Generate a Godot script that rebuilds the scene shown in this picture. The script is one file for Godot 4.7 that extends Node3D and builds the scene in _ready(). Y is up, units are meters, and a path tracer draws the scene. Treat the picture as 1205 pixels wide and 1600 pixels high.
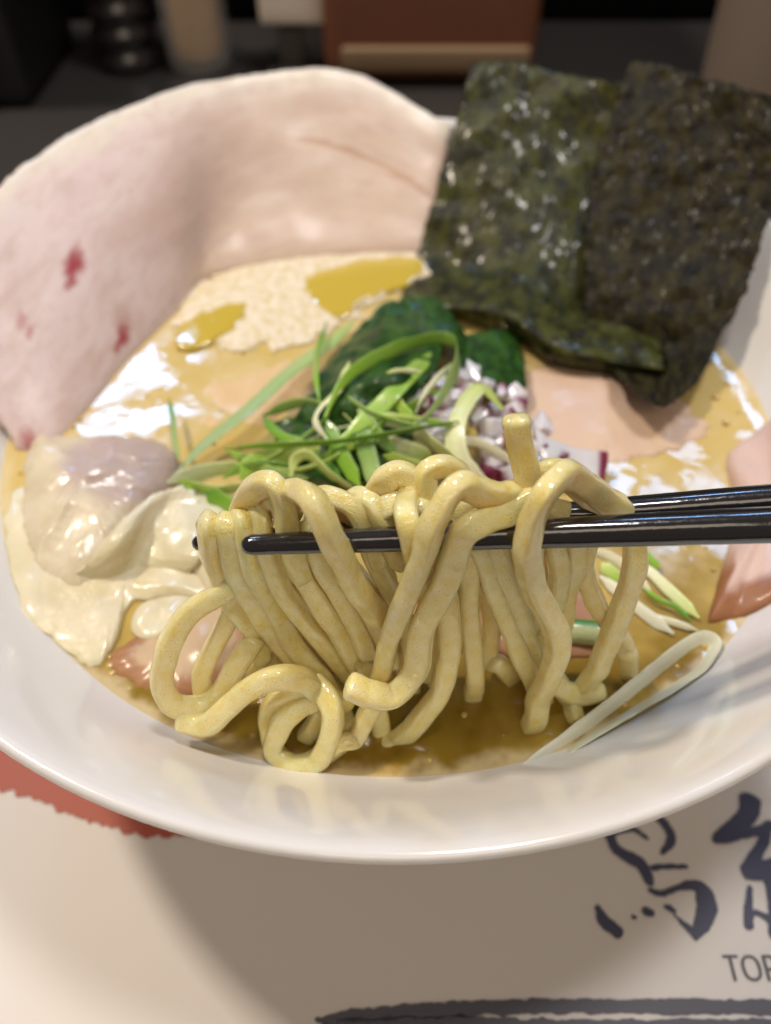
extends Node3D
# A bowl of chicken ramen on a paper placemat, noodles lifted with black chopsticks. Metres, y up; table top at y = 0, rim of the bowl at 0.078, broth at 0.053.
const RIM := 0.078
const SOUP := 0.053
const EYE := Vector3(0, 0.187, 0.1458)
const PITCH := 50.0
const SURVEY := 1200.0        # focal length of the survey photograph, in its pixels (1205 x 1600)
var rng := RandomNumberGenerator.new()
var grain := FastNoiseLite.new()
var names := {}
var none := func(_a, _b = 0): return 0.0

# ------------------------------------------------------------------ places
func ray(px: float, py: float) -> Vector3:
	var p := deg_to_rad(PITCH)
	var fw := Vector3(0, -sin(p), -cos(p))
	var up := Vector3(0, cos(p), -sin(p))
	return fw + Vector3.RIGHT * ((px - 602.5) / SURVEY) - up * ((py - 800.0) / SURVEY)

func level(px: float, py: float, y: float) -> Vector3:        # on a horizontal plane
	var d := ray(px, py)
	return EYE + d * ((y - EYE.y) / d.y)

func curtain(px: float, py: float, w: float, low := -1.0) -> Vector3:   # on the sheet in which the lifted noodles hang, w metres in front of it
	var q := Vector3(0, SOUP + 0.043, 0.075)
	var n := Vector3(0, 0.008, 0.043).normalized()
	var d := ray(px, py)
	var p := EYE + d * ((q + n * w - EYE).dot(n) / d.dot(n))
	if low > -0.9 and p.y < SOUP + low:
		p = level(px, py, SOUP + low)
	return p

func inner_radius(y: float) -> float:
	var prof := [[0.030, 0.012], [0.055, 0.020], [0.075, 0.034], [0.094, 0.053], [0.1035, 0.0655], [0.1085, 0.0722], [0.1150, 0.0780], [0.35, 0.300]]
	for k in range(1, prof.size()):
		if y <= prof[k][1]:
			return lerpf(prof[k - 1][0], prof[k][0], (y - prof[k - 1][1]) / (prof[k][1] - prof[k - 1][1]))
	return 0.35

func wall(px: float, py: float, off: float) -> Vector3:       # on the inside of the bowl, or on the cone that goes on above its rim
	var d := ray(px, py)
	var t := 0.03
	while t < 0.6:
		var p := EYE + d * t
		if Vector2(p.x, p.z).length() > inner_radius(p.y) - off or p.y < 0.012:
			return p
		t += 0.0004
	return EYE + d * t

func mound_top(x: float, z: float) -> float:                  # the heap of toppings in the middle of the broth
	var c := Vector2((x + 0.002) / 0.036, (z - 0.012) / 0.026)
	var e := Vector2((x - 0.022) / 0.026, (z - 0.012) / 0.020)
	return SOUP + 0.0005 + 0.013 * exp(-c.length_squared()) + 0.0035 * exp(-e.length_squared())

func mound(px: float, py: float, off: float) -> Vector3:
	var d := ray(px, py)
	var t := 0.08
	while t < 0.5:
		var p := EYE + d * t
		if p.y < mound_top(p.x, p.z) + off:
			return p
		t += 0.0004
	return EYE + d * t

# ------------------------------------------------------------------ nodes
func numbered(called: String) -> String:
	if not names.has(called):
		names[called] = 0
		return called
	names[called] += 1
	return "%s_%03d" % [called, names[called]]

func tag(o: Node3D, label: String, category: String, group := "", kind := "") -> Node3D:
	o.set_meta("label", label)
	if category: o.set_meta("category", category)
	if group: o.set_meta("group", group)
	if kind: o.set_meta("kind", kind)
	return o

func thing(called: String, label: String, category: String, at := Vector3.ZERO, group := "") -> Node3D:
	var o := Node3D.new()
	o.name = numbered(called)
	o.position = at
	add_child(o)
	return tag(o, label, category, group)

func obj(called: String, mesh: Mesh, material: Material, parent: Node = null) -> MeshInstance3D:
	var o := MeshInstance3D.new()
	o.name = called if parent else numbered(called)
	o.mesh = mesh
	o.material_override = null
	for k in mesh.get_surface_count():
		o.set_surface_override_material(k, material)
	(parent if parent else self).add_child(o, true)
	return o

# ------------------------------------------------------------------ materials
func lin(r: float, g: float, b: float) -> Color:
	return Color(r, g, b).linear_to_srgb()

func mat(c: Color, rough: float, opts := {}) -> StandardMaterial3D:
	var m := StandardMaterial3D.new()
	m.albedo_color = c
	m.roughness = rough
	for k in opts:
		m.set(k, opts[k])
	return m

func noise(freq: float, oct := 4, s := 1, kind := FastNoiseLite.TYPE_SIMPLEX_SMOOTH) -> FastNoiseLite:
	var n := FastNoiseLite.new()
	n.noise_type = kind
	n.frequency = freq
	n.fractal_octaves = oct
	n.seed = s
	return n

func height_tex(freq: float, oct := 3, s := 1, size := 512, kind := FastNoiseLite.TYPE_SIMPLEX_SMOOTH) -> ImageTexture:
	var im := noise(freq, oct, s, kind).get_seamless_image(size, size, false, false, 0.15, true)
	return ImageTexture.create_from_image(im)

func paint(w: int, h: int, f: Callable) -> ImageTexture:       # f(u, v) -> linear colour
	var im := Image.create(w, h, false, Image.FORMAT_RGB8)
	for y in h:
		for x in w:
			im.set_pixel(x, y, (f.call((x + 0.5) / w, (y + 0.5) / h) as Color).linear_to_srgb())
	return ImageTexture.create_from_image(im)

func bump(m: StandardMaterial3D, tex: Texture2D, cm: float) -> StandardMaterial3D:
	m.heightmap_enabled = true
	m.heightmap_texture = tex
	m.heightmap_scale = cm
	return m

func coat(m: StandardMaterial3D, amount: float, rough: float) -> StandardMaterial3D:
	m.clearcoat_enabled = true
	m.clearcoat = amount
	m.clearcoat_roughness = rough
	return m

func sss(m: StandardMaterial3D, amount: float) -> StandardMaterial3D:
	m.subsurf_scatter_enabled = true
	m.subsurf_scatter_strength = amount
	return m

# ------------------------------------------------------------------ shapes
func grid_mesh(pos: PackedVector3Array, uv: PackedVector2Array, col: PackedColorArray, idx: PackedInt32Array) -> ArrayMesh:
	var nrm := PackedVector3Array()
	nrm.resize(pos.size())
	for k in range(0, idx.size(), 3):
		var n := (pos[idx[k + 2]] - pos[idx[k]]).cross(pos[idx[k + 1]] - pos[idx[k]])
		for j in 3:
			nrm[idx[k + j]] += n
	# vertices in the same place share a normal
	var same := {}
	for k in pos.size():
		var key := Vector3i((pos[k] * 2e5).round())
		same[key] = same.get(key, Vector3.ZERO) + nrm[k]
	for k in pos.size():
		nrm[k] = (same[Vector3i((pos[k] * 2e5).round())] as Vector3).normalized()
	var a := []
	a.resize(Mesh.ARRAY_MAX)
	a[Mesh.ARRAY_VERTEX] = pos
	a[Mesh.ARRAY_NORMAL] = nrm
	a[Mesh.ARRAY_TEX_UV] = uv
	if col.size():
		a[Mesh.ARRAY_COLOR] = col
	a[Mesh.ARRAY_INDEX] = idx
	var m := ArrayMesh.new()
	m.add_surface_from_arrays(Mesh.PRIMITIVE_TRIANGLES, a)
	return m

func cr(a, b, c, d, t: float):
	return 0.5 * (2.0 * b + (c - a) * t + (2.0 * a - 5.0 * b + 4.0 * c - d) * t * t + (3.0 * b - a - 3.0 * c + d) * t * t * t)

func spline(pts: Array, per: int) -> PackedVector3Array:
	var out := PackedVector3Array()
	var n := pts.size()
	for k in n - 1:
		var a: Vector3 = pts[k - 1] if k > 0 else pts[0] * 2.0 - pts[1]
		var d: Vector3 = pts[k + 2] if k + 2 < n else pts[n - 1] * 2.0 - pts[n - 2]
		for j in per:
			out.append(cr(a, pts[k], pts[k + 1], d, float(j) / per))
	out.append(pts[n - 1])
	return out

# A tube along pts. half: half width and half thickness; power 2 is round, 4 a rounded square; wob: unevenness; roll: radians of twist along it;
# face: the way its thin side looks at the start; taper: how far the ends narrow (0 blunt); tint(v 0..1, angle) -> linear colour
func sweep(pts: Array, half: Vector2, opts := {}) -> ArrayMesh:
	var per: int = opts.get("per", 10)
	var sides: int = opts.get("sides", 14)
	var power: float = opts.get("power", 2.6)
	var wob: float = opts.get("wob", 0.05)
	var roll: float = opts.get("roll", 0.0)
	var roll0: float = opts.get("roll0", 0.0)
	var taper: float = opts.get("taper", 0.0)
	var flare: Vector2 = opts.get("flare", Vector2(1, 1))
	var face: Vector3 = opts.get("face", Vector3(0, 0.5, 0.9))
	var tint: Callable = opts.get("tint", none)
	var path := spline(pts, per)
	var n := path.size()
	var wave: float = opts.get("wave", 0.0)
	if wave > 0.0:
		var ph := rng.randf() * 5000.0
		for k in n:
			path[k] += Vector3(grain.get_noise_2d(ph, k * 1.7), grain.get_noise_2d(ph + 900.0, k * 1.7), grain.get_noise_2d(ph + 1800.0, k * 1.7)) * wave * 2.2 * minf(1.0, minf(k, n - 1 - k) / 6.0 + 0.3)
	var pos := PackedVector3Array()
	var uv := PackedVector2Array()
	var col := PackedColorArray()
	var idx := PackedInt32Array()
	var seed_at := rng.randf() * 100.0
	var up := face
	var run := 0.0
	var rings := []
	for k in n:
		rings.append([k, 1.0])
	rings.push_front([0, 0.87, 0.5]); rings.push_front([0, 0.53, 0.86]); rings.push_front([0, 0.0, 1.0])
	rings.append([n - 1, 0.87, 0.5]); rings.append([n - 1, 0.53, 0.86]); rings.append([n - 1, 0.0, 1.0])
	var cap: float = half.y * opts.get("cap", 0.55)
	var total := 0.0
	for k in n - 1: total += path[k].distance_to(path[k + 1])
	for r in rings.size():
		var k: int = rings[r][0]
		var t: Vector3 = (path[mini(k + 1, n - 1)] - path[maxi(k - 1, 0)]).normalized()
		up = (up - t * up.dot(t)).normalized()
		var side := up.cross(t)
		if r > 0 and rings[r - 1][0] != k: run += path[k].distance_to(path[rings[r - 1][0]])
		var f := run / maxf(total, 1e-6)
		var a := roll0 + roll * f
		var e1 := side * cos(a) + up * sin(a)
		var e2 := up * cos(a) - side * sin(a)
		var s: float = rings[r][1] * lerpf(flare.x, flare.y, f)
		var w := 1.0
		if taper > 0.0: w = lerpf(1.0, smoothstep(0.0, 1.0, minf(f, 1.0 - f) * 5.0 + 0.02), taper)
		var at := path[k]
		if rings[r].size() > 2: at += t * cap * rings[r][2] * (-1.0 if r < 3 else 1.0)
		for j in sides + 1:
			var ang := TAU * (j % sides) / sides
			var c := cos(ang)
			var q := sin(ang)
			var x := signf(c) * pow(absf(c), 2.0 / power) * half.x * w
			var y := signf(q) * pow(absf(q), 2.0 / power) * half.y * (0.5 + 0.5 * w)
			var u := 1.0 + wob * grain.get_noise_3d(seed_at * 50.0 + run * 9000.0, c * 30.0, q * 30.0) + wob * 1.3 * grain.get_noise_2d(seed_at * 77.0, run * 3500.0)
			pos.append(at + (e1 * x + e2 * y) * s * u)
			uv.append(Vector2(float(j) / sides, run / 0.02))
			if tint != none: col.append(tint.call(f, ang))
		if r > 0:
			var b := r * (sides + 1)
			for j in sides:
				var p := b - sides - 1 + j
				idx.append_array([p, b + j, p + 1, p + 1, b + j, b + j + 1])
	return grid_mesh(pos, uv, col, idx)

# A sheet through a grid of points (rows of equal length), given thickness and rounded edges
func sheet(rows: Array, thick: float, opts := {}) -> ArrayMesh:
	var nu: int = opts.get("nu", 48)
	var nv: int = opts.get("nv", 48)
	var amp: float = opts.get("amp", 0.0)
	var freq: float = opts.get("freq", 1.0)
	var ragged: float = opts.get("ragged", 0.0)
	var margin: float = opts.get("margin", 0.04)
	var tint: Callable = opts.get("tint", none)
	var m := rows.size()
	var across := []
	for r in rows: across.append(resample(r, nu))
	var p := []
	for i in nu + 1:
		var c := []
		for r in m: c.append(across[r][i])
		p.append(resample(c, nv))
	var mid := PackedVector3Array()
	for j in nv + 1:
		for i in nu + 1: mid.append(p[i][j])
	var nrm := PackedVector3Array()
	var w := nu + 1
	for j in nv + 1:
		for i in w:
			var a := mid[j * w + mini(i + 1, nu)] - mid[j * w + maxi(i - 1, 0)]
			var b := mid[mini(j + 1, nv) * w + i] - mid[maxi(j - 1, 0) * w + i]
			nrm.append(a.cross(b).normalized())
	var pos := PackedVector3Array()
	var uv := PackedVector2Array()
	var col := PackedColorArray()
	var idx := PackedInt32Array()
	for s in [-1.0, 1.0]:
		for j in nv + 1:
			for i in w:
				var k := j * w + i
				var u := float(i) / nu
				var v := float(j) / nv
				var e := minf(minf(u, 1.0 - u), minf(v, 1.0 - v)) / margin
				var th := sqrt(maxf(0.0, 1.0 - pow(1.0 - minf(e, 1.0), 2.0)))
				var q := mid[k]
				var d := amp * grain.get_noise_3d(q.x * 3000.0 * freq, q.y * 3000.0 * freq, q.z * 3000.0 * freq)
				var inward := Vector3.ZERO
				if ragged > 0.0:
					var edge := clampf(1.0 - e * 0.5, 0.0, 1.0)
					inward = (mid[(nv / 2) * w + nu / 2] - q).normalized() * ragged * edge * (grain.get_noise_3d(q.x * 6000.0, q.y * 6000.0, q.z * 6000.0) * 0.7 + grain.get_noise_3d(q.x * 22000.0, q.y * 22000.0, q.z * 22000.0) * 0.5)
				pos.append(q + inward + nrm[k] * (d + s * thick * 0.5 * th))
				uv.append(Vector2(u, v))
				if tint != none: col.append(tint.call(u, v))
		var b := 0 if s < 0.0 else w * (nv + 1)
		for j in nv:
			for i in nu:
				var a := b + j * w + i
				if s > 0.0: idx.append_array([a, a + w, a + 1, a + 1, a + w, a + w + 1])
				else: idx.append_array([a, a + 1, a + w, a + 1, a + w + 1, a + w])
	return grid_mesh(pos, uv, col, idx)

func resample(pts: Array, n: int) -> PackedVector3Array:
	var out := PackedVector3Array()
	var m := pts.size()
	for i in n + 1:
		var t := float(i) / n * (m - 1)
		var k := mini(int(t), m - 2)
		var a: Vector3 = pts[k - 1] if k > 0 else pts[0] * 2.0 - pts[1]
		var d: Vector3 = pts[k + 2] if k + 2 < m else pts[m - 1] * 2.0 - pts[m - 2]
		out.append(cr(a, pts[k], pts[k + 1], d, t - k))
	return out

func closed(pts: Array, n: int) -> PackedVector3Array:
	var out := PackedVector3Array()
	var m := pts.size()
	for i in n:
		var t := float(i) / n * m
		var k := int(t) % m
		out.append(cr(pts[(k + m - 1) % m], pts[k], pts[(k + 1) % m], pts[(k + 2) % m], t - floorf(t)))
	return out

# A rounded mass over an outline (points on or near a level): high metres tall in the middle, sunk metres below the outline at its foot
func dome(outline: Array, high: float, sunk: float, opts := {}) -> ArrayMesh:
	var amp: float = opts.get("amp", 0.0)
	var freq: float = opts.get("freq", 1.0)
	var power: float = opts.get("power", 3.0)
	var ragged: float = opts.get("ragged", 0.0)
	var ridge: Callable = opts.get("ridge", none)
	var tint: Callable = opts.get("tint", none)
	var n: int = opts.get("n", 96)
	var nr: int = opts.get("nr", 22)
	var edge := closed(outline, n)
	var c := Vector3.ZERO
	for q in edge: c += q / n
	if opts.has("centre"): c = opts.centre
	var pos := PackedVector3Array()
	var uv := PackedVector2Array()
	var col := PackedColorArray()
	var idx := PackedInt32Array()
	for r in nr + 2:
		var s := 1.0 - pow(float(r - 1) / nr, 1.4) if r > 0 else 1.0
		for i in n + 1:
			var q := edge[i % n]
			if ragged > 0.0:
				q += (q - c).normalized() * ragged * (grain.get_noise_2d(q.x * 7000.0, q.z * 7000.0) + 0.6 * grain.get_noise_2d(q.x * 20000.0, q.z * 20000.0))
			var p := c.lerp(q, s)
			if r == 0:
				p.y -= sunk
			else:
				var f := pow(1.0 - pow(s, power), 0.6)
				p.y += high * f
				if ridge != none: p.y += (ridge.call(p) as float) * (1.0 - pow(s, 8.0))
				p.y += amp * grain.get_noise_2d(p.x * 3000.0 * freq, p.z * 3000.0 * freq) * (1.0 - pow(s, 6.0))
			pos.append(p)
			uv.append(Vector2(p.x, p.z) / 0.04)
			if tint != none: col.append(tint.call(s if r > 0 else 1.1, p))
	var w := n + 1
	var flip := 0.0
	for i in n: flip += (edge[i] - c).cross(edge[(i + 1) % n] - c).y
	for r in nr + 1:
		for i in n:
			var a := r * w + i
			if flip < 0.0: idx.append_array([a, a + w, a + 1, a + 1, a + w, a + w + 1])
			else: idx.append_array([a, a + 1, a + w, a + 1, a + w + 1, a + w])
	return grid_mesh(pos, uv, col, idx)

func lathe(prof: Array, seg: int, smooth := 4) -> ArrayMesh:
	var pts := []
	for q in prof: pts.append(Vector3(q[0], q[1], 0))
	var line := spline(pts, smooth) if smooth > 1 else PackedVector3Array(pts)
	var pos := PackedVector3Array()
	var uv := PackedVector2Array()
	var idx := PackedInt32Array()
	for k in line.size():
		for j in seg + 1:
			var a := TAU * (j % seg) / seg
			pos.append(Vector3(maxf(line[k].x, 0.0) * sin(a), line[k].y, maxf(line[k].x, 0.0) * cos(a)))
			uv.append(Vector2(float(j) / seg * 8.0, float(k) / line.size() * 2.0))
	for k in line.size() - 1:
		for j in seg:
			var a := k * (seg + 1) + j
			var b := a + seg + 1
			idx.append_array([a, b, a + 1, a + 1, b, b + 1])
	return grid_mesh(pos, uv, PackedColorArray(), idx)

func rounded_box(size: Vector3, r: float, uneven := 0.0, tint := none) -> ArrayMesh:
	var pos := PackedVector3Array()
	var uv := PackedVector2Array()
	var col := PackedColorArray()
	var idx := PackedInt32Array()
	var stops := [-1.0, -0.94, -0.82, 0.0, 0.82, 0.94, 1.0]
	var n := stops.size()
	var at := rng.randf() * 1000.0
	for f in 6:
		var ax := f / 2
		var sg := 1.0 if f % 2 == 0 else -1.0
		var b := pos.size()
		for i in n:
			for j in n:
				var c := Vector3.ZERO
				c[ax] = sg
				c[(ax + 1) % 3] = stops[i]
				c[(ax + 2) % 3] = stops[j]
				var h := size * 0.5
				var core := Vector3(clampf(c.x * h.x, -h.x + r, h.x - r), clampf(c.y * h.y, -h.y + r, h.y - r), clampf(c.z * h.z, -h.z + r, h.z - r))
				var p := core + (c * h - core).normalized() * r
				if uneven > 0.0:
					p += Vector3(grain.get_noise_3d(at + c.x * 60.0, c.y * 60.0, c.z * 60.0), grain.get_noise_3d(at + c.y * 60.0, c.z * 60.0, 90.0 + c.x * 60.0), grain.get_noise_3d(at + c.z * 60.0, c.x * 60.0, 190.0 + c.y * 60.0)) * uneven
				pos.append(p)
				uv.append(Vector2(stops[i], stops[j]) * 0.5 + Vector2(0.5, 0.5))
				if tint != none: col.append(tint.call(c))
		for i in n - 1:
			for j in n - 1:
				var a := b + i * n + j
				if sg > 0.0: idx.append_array([a, a + 1, a + n, a + 1, a + n + 1, a + n])
				else: idx.append_array([a, a + n, a + 1, a + 1, a + n, a + n + 1])
	return grid_mesh(pos, uv, col, idx)

# A stroke of print: a flat ribbon on the paper, widths at each point, its edge uneven like a brush's
func stroke(pts: Array, widths: Array, y: float, rough := 0.0) -> ArrayMesh:
	var wp := []
	for w in widths: wp.append(Vector3(w, 0, 0))
	var line := resample(pts, 160)
	var wid := resample(wp, 160)
	var pos := PackedVector3Array()
	var uv := PackedVector2Array()
	var idx := PackedInt32Array()
	for k in line.size():
		var t := (line[mini(k + 1, 160)] - line[maxi(k - 1, 0)]).normalized()
		var s := Vector3(-t.z, 0, t.x)
		var f := float(k) / 160.0
		var e := sqrt(clampf(minf(f, 1.0 - f) * 14.0 + 0.05, 0.0, 1.0))
		for q in [-1.0, 1.0]:
			var p: Vector3 = line[k] + s * q * maxf(wid[k].x, 0.0) * 0.5 * e
			p += s * rough * (grain.get_noise_2d(p.x * 9000.0 + q * 50.0, p.z * 9000.0) + 0.6 * grain.get_noise_2d(p.x * 30000.0, p.z * 30000.0 + q * 90.0))
			p.y = y
			pos.append(p)
			uv.append(Vector2(f, q))
		if k > 0:
			var b := k * 2
			idx.append_array([b - 2, b - 1, b, b - 1, b + 1, b])
	return grid_mesh(pos, uv, PackedColorArray(), idx)

# ------------------------------------------------------------------ the scene
func _ready() -> void:
	rng.seed = 7
	grain.noise_type = FastNoiseLite.TYPE_SIMPLEX_SMOOTH
	grain.frequency = 0.02
	grain.fractal_octaves = 2
	grain.seed = 5
	var cam := Camera3D.new()
	cam.name = "camera"
	cam.position = EYE
	cam.rotation_degrees = Vector3(-PITCH, 0, 0)
	var lens := CameraAttributesPhysical.new()
	lens.frustum_focal_length = 18.0
	lens.frustum_focus_distance = 0.121
	lens.exposure_aperture = 7.0
	lens.frustum_near = 0.01
	lens.frustum_far = 20.0
	cam.attributes = lens
	cam.keep_aspect = Camera3D.KEEP_HEIGHT
	cam.fov = rad_to_deg(2.0 * atan(800.0 / SURVEY))
	cam.near = 0.01
	cam.far = 20.0
	add_child(cam)
	var we := WorldEnvironment.new()
	we.name = "environment"
	var env := Environment.new()
	env.background_mode = Environment.BG_COLOR
	env.background_color = lin(0.175, 0.14, 0.112)
	env.tonemap_mode = Environment.TONE_MAPPER_LINEAR
	env.tonemap_exposure = 1.0
	env.sdfgi_enabled = true
	env.ssao_enabled = true
	env.ssil_enabled = true
	we.environment = env
	add_child(we)
	area("ceiling_spot_light", Vector3(-0.56, 1.08, -0.28), Vector3(0, 0.06, 0), Vector2(0.09, 0.09), Color(1.0, 0.93, 0.85), 0.86)
	area("overhead_panel_light", Vector3(0.15, 1.15, -0.13), Vector3(0, 0.06, 0), Vector2(0.16, 0.16), Color(1.0, 0.98, 0.97), 0.52)
	area("window_light_left", Vector3(-0.47, 0.86, -0.95), Vector3(0, 0.05, 0), Vector2(0.20, 0.13), Color(0.55, 0.74, 1.0), 0.24)
	area("window_light_right", Vector3(0.40, 1.02, -0.95), Vector3(0, 0.05, 0), Vector2(0.15, 0.12), Color(0.58, 0.76, 1.0), 0.13)
	area("window_light_far_right", Vector3(0.64, 1.20, -0.95), Vector3(0, 0.05, 0), Vector2(0.17, 0.16), Color(0.58, 0.76, 1.0), 0.15)
	area("added_front_fill", Vector3(0.15, 1.3, 1.0), Vector3(0, 0.06, 0), Vector2(0.9, 0.5), Color(1.0, 0.92, 0.82), 0.43)  # soft fill added behind the camera to lift the noodle fronts
	make_materials()
	build_table()
	build_background()
	build_bowl()
	build_broth()
	build_meat()
	build_wontons()
	build_nori()
	build_greens()
	build_onion()
	build_scallions()
	build_chopsticks()
	build_noodles()

func area(called: String, at: Vector3, to: Vector3, size: Vector2, c: Color, energy: float) -> void:
	var l := AreaLight3D.new()
	l.name = called
	l.area_size = size
	l.light_color = c
	l.light_energy = energy
	l.shadow_enabled = true
	add_child(l)
	l.look_at_from_position(at, to, Vector3(0, 0, -1) if absf((to - at).normalized().y) > 0.97 else Vector3.UP)

var M := {}
func make_materials() -> void:
	var fine := height_tex(0.03, 3, 3)
	var mid := height_tex(0.012, 4, 9)
	var pits := height_tex(0.035, 2, 21, 512, FastNoiseLite.TYPE_CELLULAR)
	var sparkle := height_tex(0.13, 2, 4)
	M.fine = fine; M.mid = mid; M.pits = pits
	M.china = coat(mat(lin(0.76, 0.755, 0.74), 0.16), 0.5, 0.05)
	# noodle: pale wheat with dark bran flecks
	var fleck := noise(0.09, 1, 31)
	var tone := noise(0.012, 3, 32)
	var wheat := paint(512, 512, func(u, v):
		var q := Vector2(u, v) * 512.0
		var c := Color(0.86, 0.69, 0.235).lerp(Color(0.92, 0.80, 0.42), 0.5 + tone.get_noise_2d(q.x, q.y))
		var f := smoothstep(0.70, 0.80, fleck.get_noise_2d(q.x * 1.3, q.y) * 0.9 + 0.15 * tone.get_noise_2d(q.x * 3.0, q.y * 3.0))
		return c.lerp(Color(0.33, 0.20, 0.06), f * 0.75))
	M.noodle = bump(coat(sss(mat(Color.WHITE, 0.34, {"albedo_texture": wheat}), 0.22), 0.9, 0.09), sparkle, 0.011)
	M.lacquer = coat(mat(lin(0.012, 0.012, 0.014), 0.16), 1.0, 0.04)
	M.lacquer = bump(M.lacquer, mid, 0.004)
	# scallion, onion: colour comes with each shape
	M.scallion = bump(coat(mat(Color.WHITE, 0.35, {"vertex_color_use_as_albedo": true, "backlight_enabled": true, "backlight": Color(0.35, 0.35, 0.2)}), 0.5, 0.12), fine, 0.006)
	M.onion = coat(sss(mat(Color.WHITE, 0.25, {"vertex_color_use_as_albedo": true, "backlight_enabled": true, "backlight": Color(0.5, 0.5, 0.5)}), 0.25), 0.6, 0.1)
	# spinach
	var vein := noise(0.02, 4, 41)
	var leafc := paint(256, 256, func(u, v):
		var q := Vector2(u, v) * 256.0
		return Color(0.010, 0.038, 0.008).lerp(Color(0.035, 0.10, 0.014), clampf(0.5 + 1.1 * vein.get_noise_2d(q.x, q.y), 0, 1)))
	M.leaf = bump(coat(mat(Color.WHITE, 0.42, {"albedo_texture": leafc, "metallic_specular": 0.3}), 0.12, 0.15), mid, 0.02)
	# nori
	var n1 := noise(0.018, 5, 51)
	var n2 := noise(0.07, 3, 52)
	var noric := paint(512, 512, func(u, v):
		var q := Vector2(u, v) * 512.0
		var c := Color(0.011, 0.013, 0.004).lerp(Color(0.056, 0.060, 0.010), clampf(0.5 + 1.3 * n1.get_noise_2d(q.x, q.y), 0, 1))
		c = c.lerp(Color(0.085, 0.088, 0.022), clampf(n2.get_noise_2d(q.x, q.y) * 1.6 - 0.25, 0, 0.8))
		return c.lerp(Color(0.016, 0.012, 0.012), clampf(n1.get_noise_2d(q.x * 1.7 + 700.0, q.y * 1.7) * 2.2 - 0.3, 0, 0.85)))
	var patch := noise(0.05, 2, 77)
	var wet := paint(512, 512, func(u, v):
		var q := Vector2(u, v) * 512.0
		var a := smoothstep(0.20, 0.40, patch.get_noise_2d(q.x, q.y) + 0.25 * n1.get_noise_2d(q.x + 50.0, q.y)) * 0.9
		return Color(a, a, a).srgb_to_linear())
	M.nori = bump(mat(Color.WHITE, 0.42, {"albedo_texture": noric, "metallic_specular": 0.28}), height_tex(0.085, 4, 53), 0.034)
	var noric2 := paint(512, 512, func(u, v):
		var q := Vector2(u, v) * 512.0
		var c := Color(0.011, 0.009, 0.005).lerp(Color(0.036, 0.030, 0.010), clampf(0.5 + 1.3 * n1.get_noise_2d(q.x + 300.0, q.y), 0, 1))
		c = c.lerp(Color(0.055, 0.058, 0.016), clampf(n2.get_noise_2d(q.x + 99.0, q.y) * 1.6 - 0.35, 0, 0.7))
		return c.lerp(Color(0.010, 0.008, 0.010), clampf(n1.get_noise_2d(q.x * 1.7, q.y * 1.7 + 500.0) * 2.2 - 0.2, 0, 0.9)))
	M.nori_dark = bump(mat(Color.WHITE, 0.45, {"albedo_texture": noric2, "metallic_specular": 0.22}), height_tex(0.085, 4, 54), 0.034)
	# pork
	var pn := noise(0.006, 4, 61)
	var pf := noise(0.03, 3, 62)
	var porkc := paint(768, 512, func(u, v):
		var q := Vector2(u * 768.0, v * 512.0)
		var a: float = pn.get_noise_2d(q.x, q.y * 1.6)
		var warm := smoothstep(0.35, 0.75, u + a * 0.2)
		var c := Color(0.72, 0.57, 0.56).lerp(Color(0.66, 0.50, 0.39), warm)
		c = c.lerp(Color(0.75, 0.66, 0.62), clampf(0.35 - v * 0.9 + a * 0.9, 0, 1))
		c = c.lerp(Color(0.54, 0.39, 0.33), 0.75 * smoothstep(0.36, 0.0, Vector2((u - 0.58) * 1.2, v - 0.42).length() + a * 0.12))  # darkened middle: shade of the fold painted over the beiger centre of the meat
		c = c.lerp(Color(0.56, 0.40, 0.33), clampf(pn.get_noise_2d(q.x * 1.4 + 400.0, q.y * 2.0) * 1.2, 0, 0.55))
		c = c.lerp(Color(0.80, 0.73, 0.62), smoothstep(0.14, 0.02, v + 0.06 * a))
		c = c.lerp(Color(0.56, 0.35, 0.30), clampf(pf.get_noise_2d(q.x, q.y) * 0.5, 0, 0.35))
		var fibre := absf(sin(q.y * 0.09 + a * 9.0))
		c = c.lerp(Color(0.70, 0.52, 0.46), 0.12 * fibre)
		# seam of brown fat towards the right, blood spots to the left
		var seam := absf(v - (0.25 + 0.70 * (u - 0.70)) - a * 0.05)
		c = c.lerp(Color(0.42, 0.20, 0.09), 0.55 * smoothstep(0.022, 0.004, seam) * smoothstep(0.70, 0.80, u))
		for s in [[0.277, 0.405, 0.050, 0.9], [0.285, 0.37, 0.03, 0.5], [0.262, 0.44, 0.03, 0.6], [0.335, 0.725, 0.036, 0.75], [0.318, 0.735, 0.026, 0.6], [0.345, 0.70, 0.05, 0.25], [0.045, 0.79, 0.07, 0.6], [0.15, 0.42, 0.03, 0.4], [0.158, 0.47, 0.025, 0.4]]:
			var d := Vector2((u - s[0]) * 1.5, (v - s[1]) * 0.75).length() + 0.012 * pf.get_noise_2d(q.x * 1.5, q.y * 1.5)
			c = c.lerp(Color(0.34, 0.02, 0.03), minf(1.0, s[3] * 1.15) * smoothstep(s[2], s[2] * 0.2, d))
		for s in [[0.42, 0.30, 0.010], [0.54, 0.43, 0.008], [0.80, 0.52, 0.006]]:
			c = c.lerp(Color(0.50, 0.30, 0.12), 0.6 * smoothstep(s[2], s[2] * 0.3, Vector2((u - s[0]) * 1.5, v - s[1]).length()))
		return c)
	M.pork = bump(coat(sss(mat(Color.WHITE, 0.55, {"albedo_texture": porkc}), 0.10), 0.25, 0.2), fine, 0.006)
	M.meat = bump(coat(sss(mat(Color.WHITE, 0.55, {"vertex_color_use_as_albedo": true}), 0.06), 0.22, 0.16), mid, 0.03)
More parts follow.
